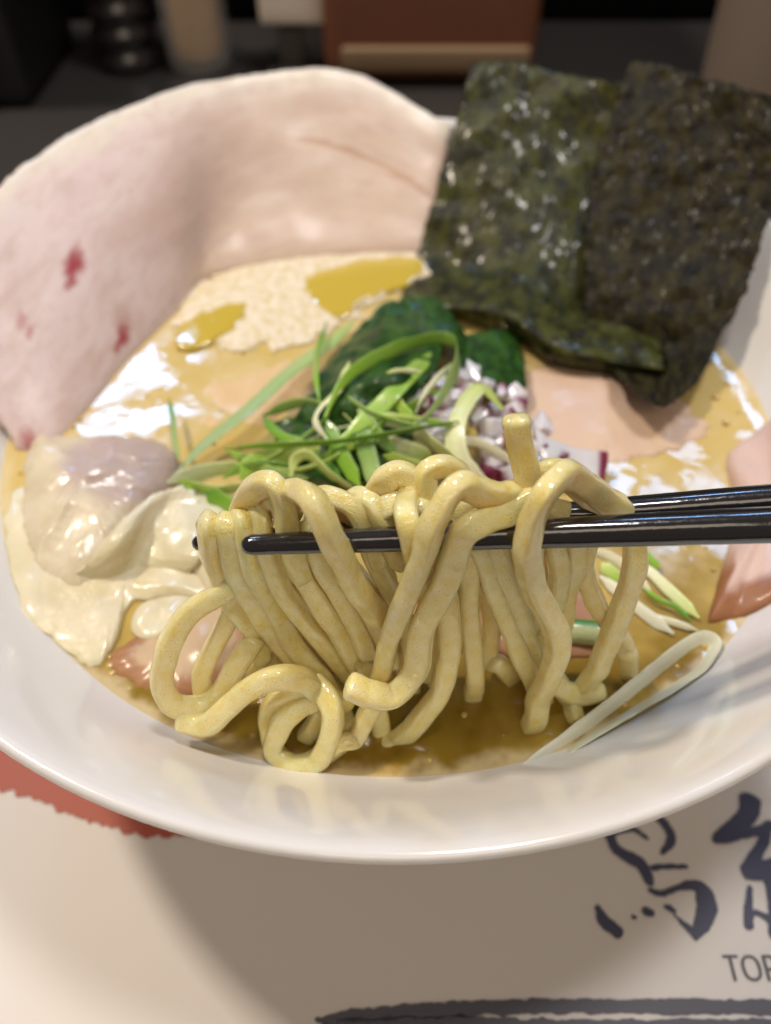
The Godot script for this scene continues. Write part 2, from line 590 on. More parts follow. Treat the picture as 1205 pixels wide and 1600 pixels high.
	for k in [M.nori, M.nori_dark]:
		coat(k, 0.8 if k == M.nori else 0.16, 0.24)
		k.clearcoat_texture = wet
	M.wrapper = bump(coat(sss(mat(Color.WHITE, 0.42, {"vertex_color_use_as_albedo": true, "backlight_enabled": true, "backlight": Color(0.4, 0.38, 0.32)}), 0.10), 0.5, 0.14), mid, 0.03)
	# paper and print
	M.paper = bump(mat(lin(0.745, 0.71, 0.675), 0.5), fine, 0.002)
	M.ink_red = mat(lin(0.46, 0.105, 0.065), 0.55)
	M.ink_blue = mat(lin(0.065, 0.07, 0.125), 0.5)
	M.ink_grey = mat(lin(0.095, 0.097, 0.125), 0.5)

func build_table() -> void:
	var wood := bump(coat(mat(lin(0.036, 0.033, 0.032), 0.45), 0.3, 0.25), M.mid, 0.01)
	var t := obj("table", rounded_box(Vector3(2.4, 0.04, 1.3), 0.004), wood)
	t.position = Vector3(0, -0.0206, -0.15)
	tag(t, "dark counter top under the placemat and the bowl", "", "", "structure")
	var w := obj("back_wall", rounded_box(Vector3(2.4, 0.27, 0.05), 0.004), mat(lin(0.004, 0.004, 0.004), 1.0, {"metallic_specular": 0.1}))
	w.position = Vector3(0, 0.135, -0.475)
	tag(w, "dark wall at the back of the counter", "", "", "structure")
	var p := thing("placemat", "white paper placemat with blue brush writing and a red brush ring under the bowl", "placemat")
	var sh := obj("paper", rounded_box(Vector3(0.46, 0.0006, 0.36), 0.0002), M.paper, p)
	sh.position = Vector3(0, -0.0003, 0.07)
	var y := 0.0003
	# red brush ring
	var ring := []
	for q in [[-160, 1130], [-70, 1170], [0, 1203], [60, 1225], [130, 1257], [190, 1280], [250, 1291], [345, 1300], [460, 1300]]: ring.append(level(q[0], q[1], y))
	obj("red_brush_ring", stroke(ring, [0.008, 0.0085, 0.0085, 0.0075, 0.006, 0.0055, 0.0045, 0.0025, 0.002], y, 0.0011), M.ink_red, p)
	var K := [
		[[[775, 290], [825, 350], [828, 400], [795, 443]], [34, 42, 40, 16]],
		[[[585, 378], [640, 352], [700, 350], [748, 388]], [30, 26, 22, 16]],
		[[[600, 370], [640, 430], [720, 480], [762, 560]], [46, 50, 56, 40]],
		[[[755, 494], [820, 488], [898, 488]], [26, 22, 22]],
		[[[745, 572], [800, 586], [870, 562], [935, 560], [965, 630], [925, 765]], [20, 26, 28, 50, 86, 40]],
		[[[935, 752], [885, 705], [838, 660]], [40, 24, 10]],
		[[[556, 630], [585, 690], [650, 745]], [28, 52, 50]],
		[[[685, 672], [695, 676], [706, 678]], [12, 18, 10]],
		[[[725, 645], [745, 655], [770, 665]], [22, 34, 20]],
		[[[805, 635], [830, 645], [852, 655]], [22, 30, 18]],
		[[[1130, 215], [1120, 290], [1060, 345], [990, 395]], [96, 84, 62, 44]],
		[[[1000, 398], [1090, 372], [1180, 345], [1215, 322]], [26, 34, 44, 40]],
		[[[1195, 345], [1160, 430], [1100, 510]], [44, 46, 50]],
		[[[1095, 505], [1160, 500], [1260, 470]], [60, 74, 60]],
		[[[1180, 490], [1215, 600], [1215, 760]], [50, 52, 40]],
		[[[1128, 556], [1122, 640], [1122, 722]], [26, 34, 46]],
		[[[1140, 650], [1180, 672], [1230, 700]], [22, 26, 30]],
		[[[1230, 260], [1330, 250], [1400, 300], [1380, 520]], [40, 50, 60, 30]],
		[[[1260, 560], [1330, 540], [1390, 700]], [40, 40, 30]],
	]
	for s in K:
		var pts := []
		for q in s[0]: pts.append(level(700.0 + q[0] * 0.4191, 1150.0 + q[1] * 0.4191, y))
		var wd := []
		for q in s[1]: wd.append(q * 0.4191 * 0.000125)
		y += 0.00001
		obj("brush_stroke", stroke(pts, wd, y, 0.0003), M.ink_blue, p)
	y = 0.0003
	for s in [[[[492, 1594], [620, 1582], [800, 1574], [1000, 1572], [1320, 1577]], [10, 20, 20, 19, 22]], [[[500, 1606], [700, 1602], [900, 1603], [1320, 1602]], [20, 24, 16, 20]]]:
		var pts := []
		for q in s[0]: pts.append(level(q[0], q[1], y))
		var wd := []
		for q in s[1]: wd.append(q * 0.000135)
		obj("brush_line", stroke(pts, wd, y, 0.0004), M.ink_grey, p)
	var tm := TextMesh.new()
	tm.text = "TORI"
	var sf := SystemFont.new()
	sf.font_names = PackedStringArray(["Droid Sans"])
	tm.font = sf
	tm.font_size = 32
	tm.pixel_size = 0.0064 / 32.0
	tm.depth = 0.00008
	tm.horizontal_alignment = HORIZONTAL_ALIGNMENT_LEFT
	tm.vertical_alignment = VERTICAL_ALIGNMENT_BOTTOM
	var tx := obj("lettering", tm, M.ink_grey, p)
	tx.position = level(1137, 1532, 0.0004) + Vector3(0, 0, 0.0017)
	tx.rotation_degrees = Vector3(-90, 0, 0)

func build_background() -> void:
	# brown wooden box
	var b := thing("wooden_box", "red brown wooden box with a pale band, standing behind the nori", "box", Vector3(0.026, 0, -0.385))
	var brown := bump(coat(mat(lin(0.17, 0.058, 0.026), 0.5), 0.3, 0.3), M.mid, 0.02)
	obj("box_body", rounded_box(Vector3(0.124, 0.17, 0.086), 0.010), brown, b).position = Vector3(0, 0.086, 0)
	obj("pale_band", rounded_box(Vector3(0.110, 0.013, 0.008), 0.003), mat(lin(0.24, 0.16, 0.09), 0.5), b).position = Vector3(0.003, 0.0150, 0.043)
	# card on a small stand
	var c := thing("card_stand", "cream card held up on a dark grey post left of the wooden box", "card stand", Vector3(-0.054, 0, -0.365))
	obj("card", rounded_box(Vector3(0.038, 0.09, 0.004), 0.0018), mat(lin(0.75, 0.66, 0.55), 0.6), c).position = Vector3(0, 0.072, 0.005)
	obj("post", rounded_box(Vector3(0.015, 0.08, 0.006), 0.002), mat(lin(0.085, 0.075, 0.07), 0.5), c).position = Vector3(-0.003, 0.04, -0.003)
	obj("foot", rounded_box(Vector3(0.034, 0.003, 0.03), 0.001), mat(lin(0.02, 0.02, 0.02), 0.5), c).position = Vector3(0, 0.0018, 0)
	# glass jar
	var g := thing("glass_jar", "clear glass jar filled with something tan, left of the cream card", "jar", Vector3(-0.114, 0, -0.372))
	var glass := mat(Color(1, 1, 1, 0.10), 0.05, {"transparency": BaseMaterial3D.TRANSPARENCY_ALPHA})
	obj("glass", lathe([[0.0, 0.0003], [0.017, 0.001], [0.0195, 0.005], [0.020, 0.02], [0.020, 0.12], [0.0185, 0.12], [0.0185, 0.007], [0.0, 0.0045]], 40, 3), glass, g)
	obj("contents", lathe([[0.0, 0.006], [0.010, 0.0065], [0.0145, 0.010], [0.0150, 0.04], [0.0150, 0.108], [0.0, 0.110]], 32, 3), bump(mat(lin(0.55, 0.32, 0.09), 0.6), M.mid, 0.1), g)
	# dark ribbed jar
	var d := thing("dark_jar", "dark ribbed glass jar glinting at the far left of the counter", "jar", Vector3(-0.158, 0, -0.375))
	var dark := coat(mat(lin(0.02, 0.016, 0.016), 0.2), 0.25, 0.15)
	var prof := [[0.0, 0.0003], [0.018, 0.001]]
	for k in 8:
		prof.append([0.0200, 0.006 + k * 0.013]); prof.append([0.0170, 0.0125 + k * 0.013])
	prof.append([0.0, 0.112])
	obj("jar_body", lathe(prof, 10, 4), dark, d)
	obj("lid", lathe([[0.0, 0.112], [0.016, 0.112], [0.018, 0.116], [0.016, 0.128], [0.0, 0.130]], 32, 2), dark, d)
	# black box at the left edge
	var k := thing("black_box", "plain black box at the left edge of the counter", "box", Vector3(-0.30, 0, -0.36))
	obj("box_body", rounded_box(Vector3(0.20, 0.19, 0.10), 0.006), mat(lin(0.006, 0.006, 0.006), 0.5), k).position = Vector3(0, 0.096, 0)
	obj("metal_strip", rounded_box(Vector3(0.10, 0.005, 0.004), 0.0015), mat(lin(0.08, 0.08, 0.08), 0.4), k).position = Vector3(0.03, 0.010, 0.052)
	# taupe cup at right
	var q := thing("taupe_cup", "matt grey brown cup standing behind the right nori sheet", "cup", Vector3(0.214, 0, -0.30))
	obj("cup_body", lathe([[0.0, 0.0003], [0.036, 0.001], [0.040, 0.006], [0.043, 0.05], [0.045, 0.10], [0.0435, 0.101], [0.041, 0.05], [0.037, 0.008], [0.0, 0.006]], 56, 3), bump(mat(lin(0.24, 0.19, 0.155), 0.7), M.mid, 0.02), q)

func build_bowl() -> void:
	var b := thing("ramen_bowl", "wide white glazed ramen bowl with a flared rim on the placemat", "bowl", Vector3(0.0015, 0, 0))
	obj("bowl_body", lathe([[0.0, 0.0105], [0.030, 0.012], [0.055, 0.020], [0.075, 0.034], [0.094, 0.053], [0.1035, 0.0655], [0.1085, 0.0722], [0.1120, 0.0763], [0.1140, 0.0778], [0.1152, 0.0776], [0.1155, 0.0764], [0.1142, 0.0742], [0.107, 0.0655], [0.097, 0.0505], [0.078, 0.031], [0.055, 0.0145], [0.036, 0.0085], [0.0, 0.0065]], 160, 5), M.china, b)
	obj("foot_ring", lathe([[0.035, 0.0095], [0.0365, 0.006], [0.036, 0.0012], [0.035, 0.0004], [0.033, 0.0004], [0.032, 0.0012], [0.0315, 0.0095]], 96, 3), M.china, b)

func build_broth() -> void:
	var broth := thing("broth", "golden chicken broth filling the white bowl", "soup", Vector3(0.0015, 0, 0))
	var n1 := noise(0.012, 4, 71)
	var n2 := noise(0.05, 3, 72)
	# shade of the noodles painted into the thin brown front; milky towards the back where the fat has been frothed
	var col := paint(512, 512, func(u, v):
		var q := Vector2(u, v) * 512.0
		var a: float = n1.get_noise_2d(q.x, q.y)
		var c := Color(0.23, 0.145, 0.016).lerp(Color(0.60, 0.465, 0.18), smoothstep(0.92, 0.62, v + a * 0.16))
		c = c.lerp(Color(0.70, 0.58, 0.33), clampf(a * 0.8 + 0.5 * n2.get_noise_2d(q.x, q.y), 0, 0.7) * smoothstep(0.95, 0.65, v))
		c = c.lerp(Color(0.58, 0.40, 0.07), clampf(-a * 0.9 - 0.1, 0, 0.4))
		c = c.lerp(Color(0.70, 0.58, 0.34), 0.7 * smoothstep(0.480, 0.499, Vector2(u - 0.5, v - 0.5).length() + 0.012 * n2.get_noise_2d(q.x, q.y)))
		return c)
	var gloss := paint(512, 512, func(u, v):
		var q := Vector2(u, v) * 512.0
		var a: float = n1.get_noise_2d(q.x * 1.6 + 3314.0, q.y * 1.6) + 0.35 * n2.get_noise_2d(q.x * 1.5, q.y * 1.5)
		var r := 0.05 + 0.10 * smoothstep(0.05, 0.35, a)
		return Color(r, r, r).srgb_to_linear())
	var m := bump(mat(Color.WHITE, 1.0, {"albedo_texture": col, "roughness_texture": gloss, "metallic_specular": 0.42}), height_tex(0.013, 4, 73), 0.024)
	var pos := PackedVector3Array()
	var uv := PackedVector2Array()
	var idx := PackedInt32Array()
	var nr := 40
	var na := 120
	for r in nr + 1:
		var s := float(r) / nr
		for j in na + 1:
			var a := TAU * (j % na) / na
			var rad := 0.0951 * s
			var x := rad * sin(a)
			var z := rad * cos(a)
			var y := SOUP + 0.0011 * pow(s, 30.0) + 0.0003 * grain.get_noise_2d(x * 2500.0, z * 2500.0) * (1.0 - pow(s, 8.0))
			pos.append(Vector3(x, y, z))
			uv.append(Vector2(x / 0.19 + 0.5, z / 0.19 + 0.5))
		if r > 0:
			for j in na:
				var p := (r - 1) * (na + 1) + j
				idx.append_array([p, p + 1, p + na + 1, p + 1, p + na + 2, p + na + 1])
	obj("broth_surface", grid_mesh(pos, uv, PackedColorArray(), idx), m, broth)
	# froth and oil lying on it
	var frothc := paint(256, 256, func(u, v):
		var a: float = n2.get_noise_2d(u * 256.0, v * 256.0) + 0.6 * n1.get_noise_2d(u * 700.0, v * 700.0)
		return Color(0.66, 0.55, 0.30).lerp(Color(0.78, 0.70, 0.53), clampf(0.6 + a * 1.2, 0, 1)))
	var froth := bump(mat(Color.WHITE, 0.5, {"albedo_texture": frothc}), M.pits, 0.03)
	var bubble := coat(mat(lin(0.78, 0.70, 0.52), 0.2), 0.8, 0.06)
	var oil := bump(coat(mat(lin(0.56, 0.42, 0.05), 0.08), 1.0, 0.03), M.mid, 0.01)
	for f in [
		[[270, 470], [330, 425], [420, 400], [520, 392], [650, 390], [655, 430], [600, 460], [560, 490], [500, 520], [420, 545], [340, 540], [290, 520]],
	]:
		obj("froth", dome(on_soup(f, 0.0004), 0.0008, 0.001, {"power": 3.0, "ragged": 0.0042, "amp": 0.0005, "freq": 3.0}), froth, broth)
		var poly := PackedVector2Array()
		for q in f: poly.append(Vector2(q[0], q[1]))
		var fm := MultiMesh.new()
		fm.transform_format = MultiMesh.TRANSFORM_3D
		var fs := SphereMesh.new()
		fs.radius = 0.5; fs.height = 1.0; fs.radial_segments = 10; fs.rings = 6
		fm.mesh = fs
		var put := []
		while put.size() < 900:
			var c := Vector2(rng.randf_range(255, 665), rng.randf_range(385, 550))
			if Geometry2D.is_point_in_polygon(c, poly): put.append(c + Vector2(rng.randfn(0, 14), rng.randfn(0, 10)))
		fm.instance_count = put.size()
		for k in put.size():
			var z := 0.0003 + 0.0010 * pow(rng.randf(), 4.0)
			fm.set_instance_transform(k, Transform3D(Basis.from_scale(Vector3(z, z * 0.7, z)), level(put[k].x, put[k].y, SOUP + 0.0006)))
		var fi := MultiMeshInstance3D.new()
		fi.name = "froth_bubbles"
		fi.multimesh = fm
		fi.material_override = bubble
		fi.set_meta("kind", "stuff")
		broth.add_child(fi)
	for f in [
		[[466, 440], [520, 415], [600, 402], [648, 405], [640, 440], [600, 455], [560, 470], [530, 492], [490, 480]],
		[[272, 512], [320, 485], [372, 472], [372, 495], [330, 530], [275, 545]],
	]:
		obj("oil_patch", dome(on_soup(f, 0.0010), 0.0006, 0.001, {"power": 6.0, "ragged": 0.0012}), oil, broth)
	# droplets of oil and air, too many to count
	var mm := MultiMesh.new()
	mm.transform_format = MultiMesh.TRANSFORM_3D
	var sp := SphereMesh.new()
	sp.radius = 0.5; sp.height = 1.0; sp.radial_segments = 14; sp.rings = 7
	mm.mesh = sp
	var spots := []
	for k in 170:
		var a := rng.randf() * TAU
		var r := 0.092 * sqrt(rng.randf())
		if rng.randf() < 0.35: r = 0.0925 - rng.randf() * 0.004
		spots.append([Vector3(r * sin(a), SOUP + 0.0003, r * cos(a)), rng.randf_range(0.0005, 0.0013)])
	for q in [[130, 605], [125, 625], [120, 640], [115, 655], [105, 665], [140, 590], [155, 1010], [160, 1040], [163, 1052], [1110, 620], [1130, 600], [1125, 660], [1090, 1010]]:
		spots.append([level(q[0], q[1], SOUP + 0.0004), rng.randf_range(0.0013, 0.0021)])
	mm.instance_count = spots.size()
	for k in spots.size():
		mm.set_instance_transform(k, Transform3D(Basis.from_scale(Vector3(1, 0.6, 1) * spots[k][1]), spots[k][0]))
	var mi := MultiMeshInstance3D.new()
	mi.name = "bubbles"
	mi.multimesh = mm
	mi.material_override = coat(mat(lin(0.52, 0.36, 0.10), 0.06), 1.0, 0.03)
	mi.set_meta("kind", "stuff")
	broth.add_child(mi)

func on_soup(pts: Array, above: float) -> Array:      # outlines that reach the wall of the bowl climb it
	var out := []
	for q in pts:
		var p := level(q[0], q[1], SOUP + above)
		var flat := Vector2(p.x - 0.0015, p.z)
		var r := minf(flat.length(), 0.1035)
		flat = flat.normalized() * r
		out.append(Vector3(flat.x + 0.0015, p.y + maxf(0.0, r - 0.0945) * 1.32, flat.y))
	return out

func build_meat() -> void:
	# the large slice at the back: leans on the wall of the bowl, its foot in the broth
	var top := [[-150, 480], [-20, 308], [110, 210], [250, 147], [400, 115], [550, 113], [708, 200]]
	var foot := [[30, 702], [100, 665], [195, 556], [272, 482], [330, 428], [500, 398], [672, 392]]
	var push := [0.0, 0.001, 0.003, 0.002, -0.001, -0.001, 0.0]
	var rows := []
	for r in 6:
		var f := r / 4.0
		var row := []
		for k in top.size():
			var a := wall(top[k][0], top[k][1], 0.004)
			var b := level(foot[k][0], foot[k][1], SOUP + 0.0004)
			var g := minf(f, 1.0)
			var px := lerpf(top[k][0], foot[k][0], g)
			var py := lerpf(top[k][1], foot[k][1], g)
			var t := lerpf((a - EYE).length() / ray(top[k][0], top[k][1]).length(), (b - EYE).length() / ray(foot[k][0], foot[k][1]).length(), pow(g, 0.85))
			var p: Vector3 = EYE + ray(px, py) * (t - push[k] * sin(PI * g))
			if f > 1.0: p += Vector3(0, -0.004, -0.002)
			row.append(p)
		rows.append(row)
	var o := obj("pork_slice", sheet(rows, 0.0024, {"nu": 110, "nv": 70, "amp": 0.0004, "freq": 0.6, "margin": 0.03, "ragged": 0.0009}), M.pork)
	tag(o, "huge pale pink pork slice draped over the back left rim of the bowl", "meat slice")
	var peach := func(s, p): return Color(0.68, 0.50, 0.34).lerp(Color(0.64, 0.46, 0.36), 0.5 + 0.5 * grain.get_noise_2d(p.x * 2500.0, p.z * 2500.0))
	o = obj("chicken_slice", dome(on_soup([[815, 600], [880, 560], [1000, 575], [1075, 640], [1108, 668], [1060, 700], [965, 722], [890, 715], [830, 665]], 0.0000), 0.0016, 0.003, {"power": 3.0, "amp": 0.0007, "freq": 0.7, "ragged": 0.0016, "tint": peach}), M.meat)
	tag(o, "smooth peach coloured chicken slice lying right below the nori sheets", "meat slice")
	var edge := func(s, p):
		var c := Color(0.68, 0.50, 0.42).lerp(Color(0.64, 0.46, 0.40), 0.5 + grain.get_noise_2d(p.x * 2500.0, p.z * 2500.0))
		return c.lerp(Color(0.30, 0.12, 0.045), smoothstep(0.66, 0.80, s + 0.08 * grain.get_noise_2d(p.x * 6000.0, p.z * 6000.0)) * smoothstep(-0.003, 0.006, p.z - 0.047))
	o = obj("pork_slice", dome(on_soup([[1108, 962], [1128, 890], [1152, 800], [1136, 715], [1190, 668], [1290, 650], [1400, 720], [1400, 860], [1300, 920], [1205, 952], [1150, 968], [1114, 972]], 0.0004), 0.0018, 0.004, {"power": 14.0, "amp": 0.0006, "freq": 0.6, "ragged": 0.0006, "tint": edge}), M.meat)
	tag(o, "pink pork slice with a browned lower edge at the right rim of the bowl", "meat slice")
	var front := func(s, p):
		var c := Color(0.52, 0.37, 0.21)
		return c.lerp(Color(0.34, 0.16, 0.06), smoothstep(0.55, 0.75, s + 0.16 * grain.get_noise_2d(p.x * 5000.0, p.z * 5000.0)))
	o = obj("pork_slice", dome(on_soup([[160, 1040], [200, 1000], [280, 965], [360, 915], [420, 940], [400, 1040], [350, 1080], [280, 1085], [200, 1072]], -0.0003), 0.0017, 0.004, {"power": 3.0, "amp": 0.0008, "ragged": 0.0014, "tint": front}), M.meat)
	tag(o, "small brown edged pork slice half hidden behind the noodle loop at front left", "meat slice")
	o = obj("chicken_slice", dome(on_soup([[300, 640], [330, 590], [430, 560], [500, 560], [520, 610], [470, 660], [380, 680], [320, 680]], -0.0007), 0.0010, 0.002, {"power": 3.0, "amp": 0.0006, "ragged": 0.002, "tint": func(s, p): return Color(0.68, 0.48, 0.24)}), M.meat)
	tag(o, "peach chicken slice almost sunk in the broth left of the spinach", "meat slice")
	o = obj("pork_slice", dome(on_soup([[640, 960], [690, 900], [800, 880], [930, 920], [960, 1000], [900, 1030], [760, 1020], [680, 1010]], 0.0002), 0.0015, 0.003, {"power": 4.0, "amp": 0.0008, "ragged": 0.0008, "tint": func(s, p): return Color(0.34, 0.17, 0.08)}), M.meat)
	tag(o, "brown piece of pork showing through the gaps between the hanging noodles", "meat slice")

func build_wontons() -> void:
	var crease := func(p):
		var a: float = absf(grain.get_noise_2d(p.x * 1700.0 + 400.0, p.z * 900.0)) * 2.0
		var b: float = absf(grain.get_noise_2d(p.x * 3800.0, p.z * 5200.0 + 90.0)) * 2.0
		return 0.0011 * pow(maxf(0.0, 1.0 - a), 2.0) + 0.0003 * pow(maxf(0.0, 1.0 - b), 2.0)
	var skin := func(s, p):
		var c := Color(0.68, 0.59, 0.36).lerp(Color(0.75, 0.67, 0.46), 0.5 + grain.get_noise_2d(p.x * 3500.0, p.z * 3500.0))
		return c
	var filled := func(s, p):
		var c := Color(0.65, 0.56, 0.37).lerp(Color(0.74, 0.65, 0.47), 0.5 + grain.get_noise_2d(p.x * 3500.0, p.z * 3500.0))
		var q: Vector3 = level(195, 720, SOUP + 0.006)
		return c.lerp(Color(0.50, 0.40, 0.36), smoothstep(0.017, 0.009, Vector2(p.x - q.x, p.z - q.z).length() + 0.003 * grain.get_noise_2d(p.x * 5000.0, p.z * 5000.0)))
	var w := thing("wonton", "translucent wonton with greyish meat showing, at the left wall of the bowl", "wonton")
	obj("filled_body", dome(on_soup([[42, 735], [60, 695], [120, 690], [200, 690], [268, 705], [285, 740], [250, 800], [215, 850], [180, 905], [130, 935], [85, 925], [50, 880], [36, 800]], 0.0), 0.0085, 0.003, {"power": 2.6, "ridge": crease, "amp": 0.0012, "freq": 0.8, "n": 140, "nr": 34, "ragged": 0.001, "tint": filled}), M.wrapper, w)
	obj("wrapper_skirt", dome(on_soup([[10, 800], [60, 750], [200, 790], [290, 780], [385, 800], [400, 890], [330, 930], [255, 935], [200, 948], [182, 1000], [148, 1042], [95, 1015], [35, 945]], 0.0006), 0.0010, 0.002, {"power": 3.0, "ridge": crease, "amp": 0.0005, "freq": 0.9, "ragged": 0.0012, "tint": skin}), M.wrapper, w)
	var v := thing("wonton", "folded pale wonton wrapper between the grey wonton and the lifted noodles", "wonton")
	var rows := []
	for r in [
		[[200, 810, 7], [240, 772, 8], [285, 760, 7], [335, 790, 3]],
		[[168, 848, 7], [208, 812, 9], [255, 806, 5], [325, 835, 4]],
		[[140, 878, 6], [182, 856, 8], [228, 862, 3], [312, 870, 5]],
		[[112, 900, 3], [160, 893, 4], [215, 897, 0.6], [298, 900, 1]],
		[[120, 930, -1], [165, 922, -1], [220, 915, -2], [290, 922, -2]],
	]:
		var row := []
		for q in r: row.append(level(q[0], q[1], SOUP + q[2] * 0.001))
		rows.append(row)
	obj("folded_skin", sheet(rows, 0.0014, {"nu": 60, "nv": 60, "amp": 0.0009, "freq": 1.3, "ragged": 0.0018, "tint": func(u, q): return Color(0.68, 0.59, 0.36).lerp(Color(0.80, 0.73, 0.55), smoothstep(0.6, 0.0, q))}), M.wrapper, v)
	obj("loose_flap", dome(on_soup([[205, 985], [215, 950], [245, 935], [295, 932], [320, 960], [280, 985], [235, 1000]], 0.0006), 0.0010, 0.002, {"power": 4.0, "amp": 0.0006, "freq": 2.0, "tint": skin}), M.wrapper, v)
	obj("pale_flap", dome(on_soup([[255, 830], [285, 775], [345, 775], [400, 850], [385, 930], [335, 932], [300, 900], [262, 880]], 0.0006), 0.004, 0.002, {"power": 3.0, "amp": 0.001, "freq": 1.5, "tint": func(s, p): return Color(0.76, 0.70, 0.48)}), M.wrapper, v)

func leaned(rows_px: Array, t_bias: float, foot_rows: int) -> Array:   # a sheet that stands in the broth and leans on the far wall of the bowl
	var n := rows_px.size()
	var cols: int = rows_px[0].size()
	var rows := []
	for r in n:
		var row := []
		for k in cols:
			var a: Array = rows_px[0][k]
			var b: Array = rows_px[n - 1 - foot_rows][k]
			var ta := (wall(a[0], a[1], 0.010) - EYE).length() / ray(a[0], a[1]).length()
			var tb := (level(b[0], b[1], SOUP + 0.003) - EYE).length() / ray(b[0], b[1]).length()
			var q: Array = rows_px[r][k]
			var f := clampf((q[1] - a[1]) / (b[1] - a[1]), 0.0, 1.2)
			var t := lerpf(ta, tb, f) - t_bias
			if q.size() > 2: t -= q[2] * 0.001
			row.append(EYE + ray(q[0], q[1]) * t)
		rows.append(row)
	return rows

func build_nori() -> void:
	var one := leaned([
		[[738, 95], [800, 96], [860, 108], [920, 122], [1000, 132]],
		[[708, 210, 1], [780, 215, 2], [850, 225, 0], [920, 235, -2], [1000, 245, -3]],
		[[672, 330, 0], [750, 335, 3], [840, 345, 5], [920, 355, 2], [1000, 360, -2]],
		[[645, 420, 1], [725, 420, 5], [810, 430, 9], [900, 470, 9], [1030, 480, 2]],
		[[628, 460, 1], [690, 476, 5], [775, 486, 9], [880, 540, 10], [1040, 570, 4]],
		[[645, 472, -6], [716, 508, -7], [797, 550, -7], [905, 606, -5], [1040, 592, -4]],
	], 0.0, 1)
	tag(obj("nori_sheet", sheet(one, 0.0003, {"nu": 110, "nv": 110, "amp": 0.0013, "freq": 1.1, "margin": 0.006, "ragged": 0.0016}), M.nori), "left nori sheet, greener and glinting, its lower edge curling over the spinach", "nori sheet", "nori sheets leaning in the bowl")
	var two := leaned([
		[[985, 92, 2], [1050, 104, 2], [1110, 122, 2], [1165, 140, 2], [1225, 150, 2]],
		[[945, 215, 4], [1030, 225, 3], [1100, 235, 2], [1160, 245, 2], [1222, 255, 2]],
		[[918, 330, 5], [1000, 345, 4], [1080, 350, 3], [1140, 355, 3], [1200, 350, 3]],
		[[912, 450, 9], [985, 470, 9], [1050, 470, 8], [1105, 465, 6], [1168, 450, 4]],
		[[925, 535, 13], [1000, 560, 12], [1050, 560, 10], [1090, 545, 8], [1128, 525, 5]],
		[[972, 598, 9], [1015, 632, 9], [1045, 634, 8], [1070, 615, 6], [1098, 588, 4]],
	], 0.002, 0)
	tag(obj("nori_sheet", sheet(two, 0.0003, {"nu": 110, "nv": 110, "amp": 0.0012, "freq": 1.6, "margin": 0.01, "ragged": 0.0016}), M.nori_dark), "right nori sheet, darker and browner, overlapping the greener one and dipping a torn corner", "nori sheet", "nori sheets leaning in the bowl")

func mound_rows(rows_px: Array, off: float) -> Array:
	var rows := []
	for r in rows_px:
		var row := []
		for q in r: row.append(mound(q[0], q[1], off + (q[2] * 0.001 if q.size() > 2 else 0.0)))
		rows.append(row)
	return rows

func build_greens() -> void:
	var opts := {"nu": 80, "nv": 80, "amp": 0.0018, "freq": 1.2, "ragged": 0.0015, "margin": 0.03}
	tag(obj("spinach_leaf", sheet(mound_rows([
		[[600, 478, 0], [615, 474, 1], [640, 486, 0], [690, 525, -1]],
		[[552, 524, 0], [585, 520, 2], [635, 534, 1], [690, 560, 0]],
		[[512, 572, -1], [555, 577, 1], [605, 582, 2], [670, 592, 0]],
		[[478, 625, -2], [525, 625, 0], [585, 625, 0], [645, 620, -1]],
		[[462, 662, -3], [512, 664, -2], [570, 662, -2], [620, 650, -2]],
	], 0.0042), 0.0005, opts), M.leaf), "large crumpled dark spinach leaf under the scallion shreds", "spinach leaf", "boiled spinach leaves")
	tag(obj("spinach_leaf", sheet(mound_rows([
		[[715, 530, 1], [750, 520, 2], [790, 518, 2], [812, 535, 0]],
		[[710, 555, 1], [750, 552, 3], [795, 552, 3], [822, 565, 1]],
		[[718, 582, 0], [755, 585, 2], [795, 590, 1], [820, 595, 0]],
		[[735, 598, -1], [765, 602, 0], [795, 606, 0], [815, 606, -1]],
	], 0.001), 0.0009, opts), M.leaf), "flat dark spinach leaf just below the nori, right of the scallion curl", "spinach leaf", "boiled spinach leaves")
	tag(obj("spinach_leaf", sheet(mound_rows([
		[[625, 470, 1], [660, 462, 2], [700, 480, 2]],
		[[630, 500, 2], [675, 500, 4], [725, 515, 2]],
		[[640, 530, 0], [690, 540, 2], [735, 545, 0]],
	], 0.003), 0.0008, opts), M.leaf), "glossy blue green spinach fold tucked against the foot of the left nori sheet", "spinach leaf", "boiled spinach leaves")
	tag(obj("spinach_leaf", sheet(mound_rows([
		[[430, 660, 1], [500, 650, 1], [570, 650, 2], [640, 660, 1]],
		[[425, 700, 1], [500, 700, 2], [570, 705, 2], [650, 705, 1]],
		[[415, 740, 0], [490, 750, 1], [570, 755, 1], [650, 750, 0]],
	], 0.0005), 0.0005, opts), M.leaf), "dark spinach leaf at the bottom of the heap, seen between the scallion strips", "spinach leaf", "boiled spinach leaves")
	tag(obj("spinach_leaf", sheet(mound_rows([
		[[690, 890, 3], [715, 885, 3], [745, 895, 2]],
		[[688, 925, 2], [715, 925, 4], [748, 930, 2]],
		[[690, 960, 0], [715, 965, 1], [745, 965, 0]],
	], 0.001), 0.0008, opts), M.leaf), "dark green spinach scrap seen through the gap left of the middle noodles", "spinach leaf", "boiled spinach leaves")

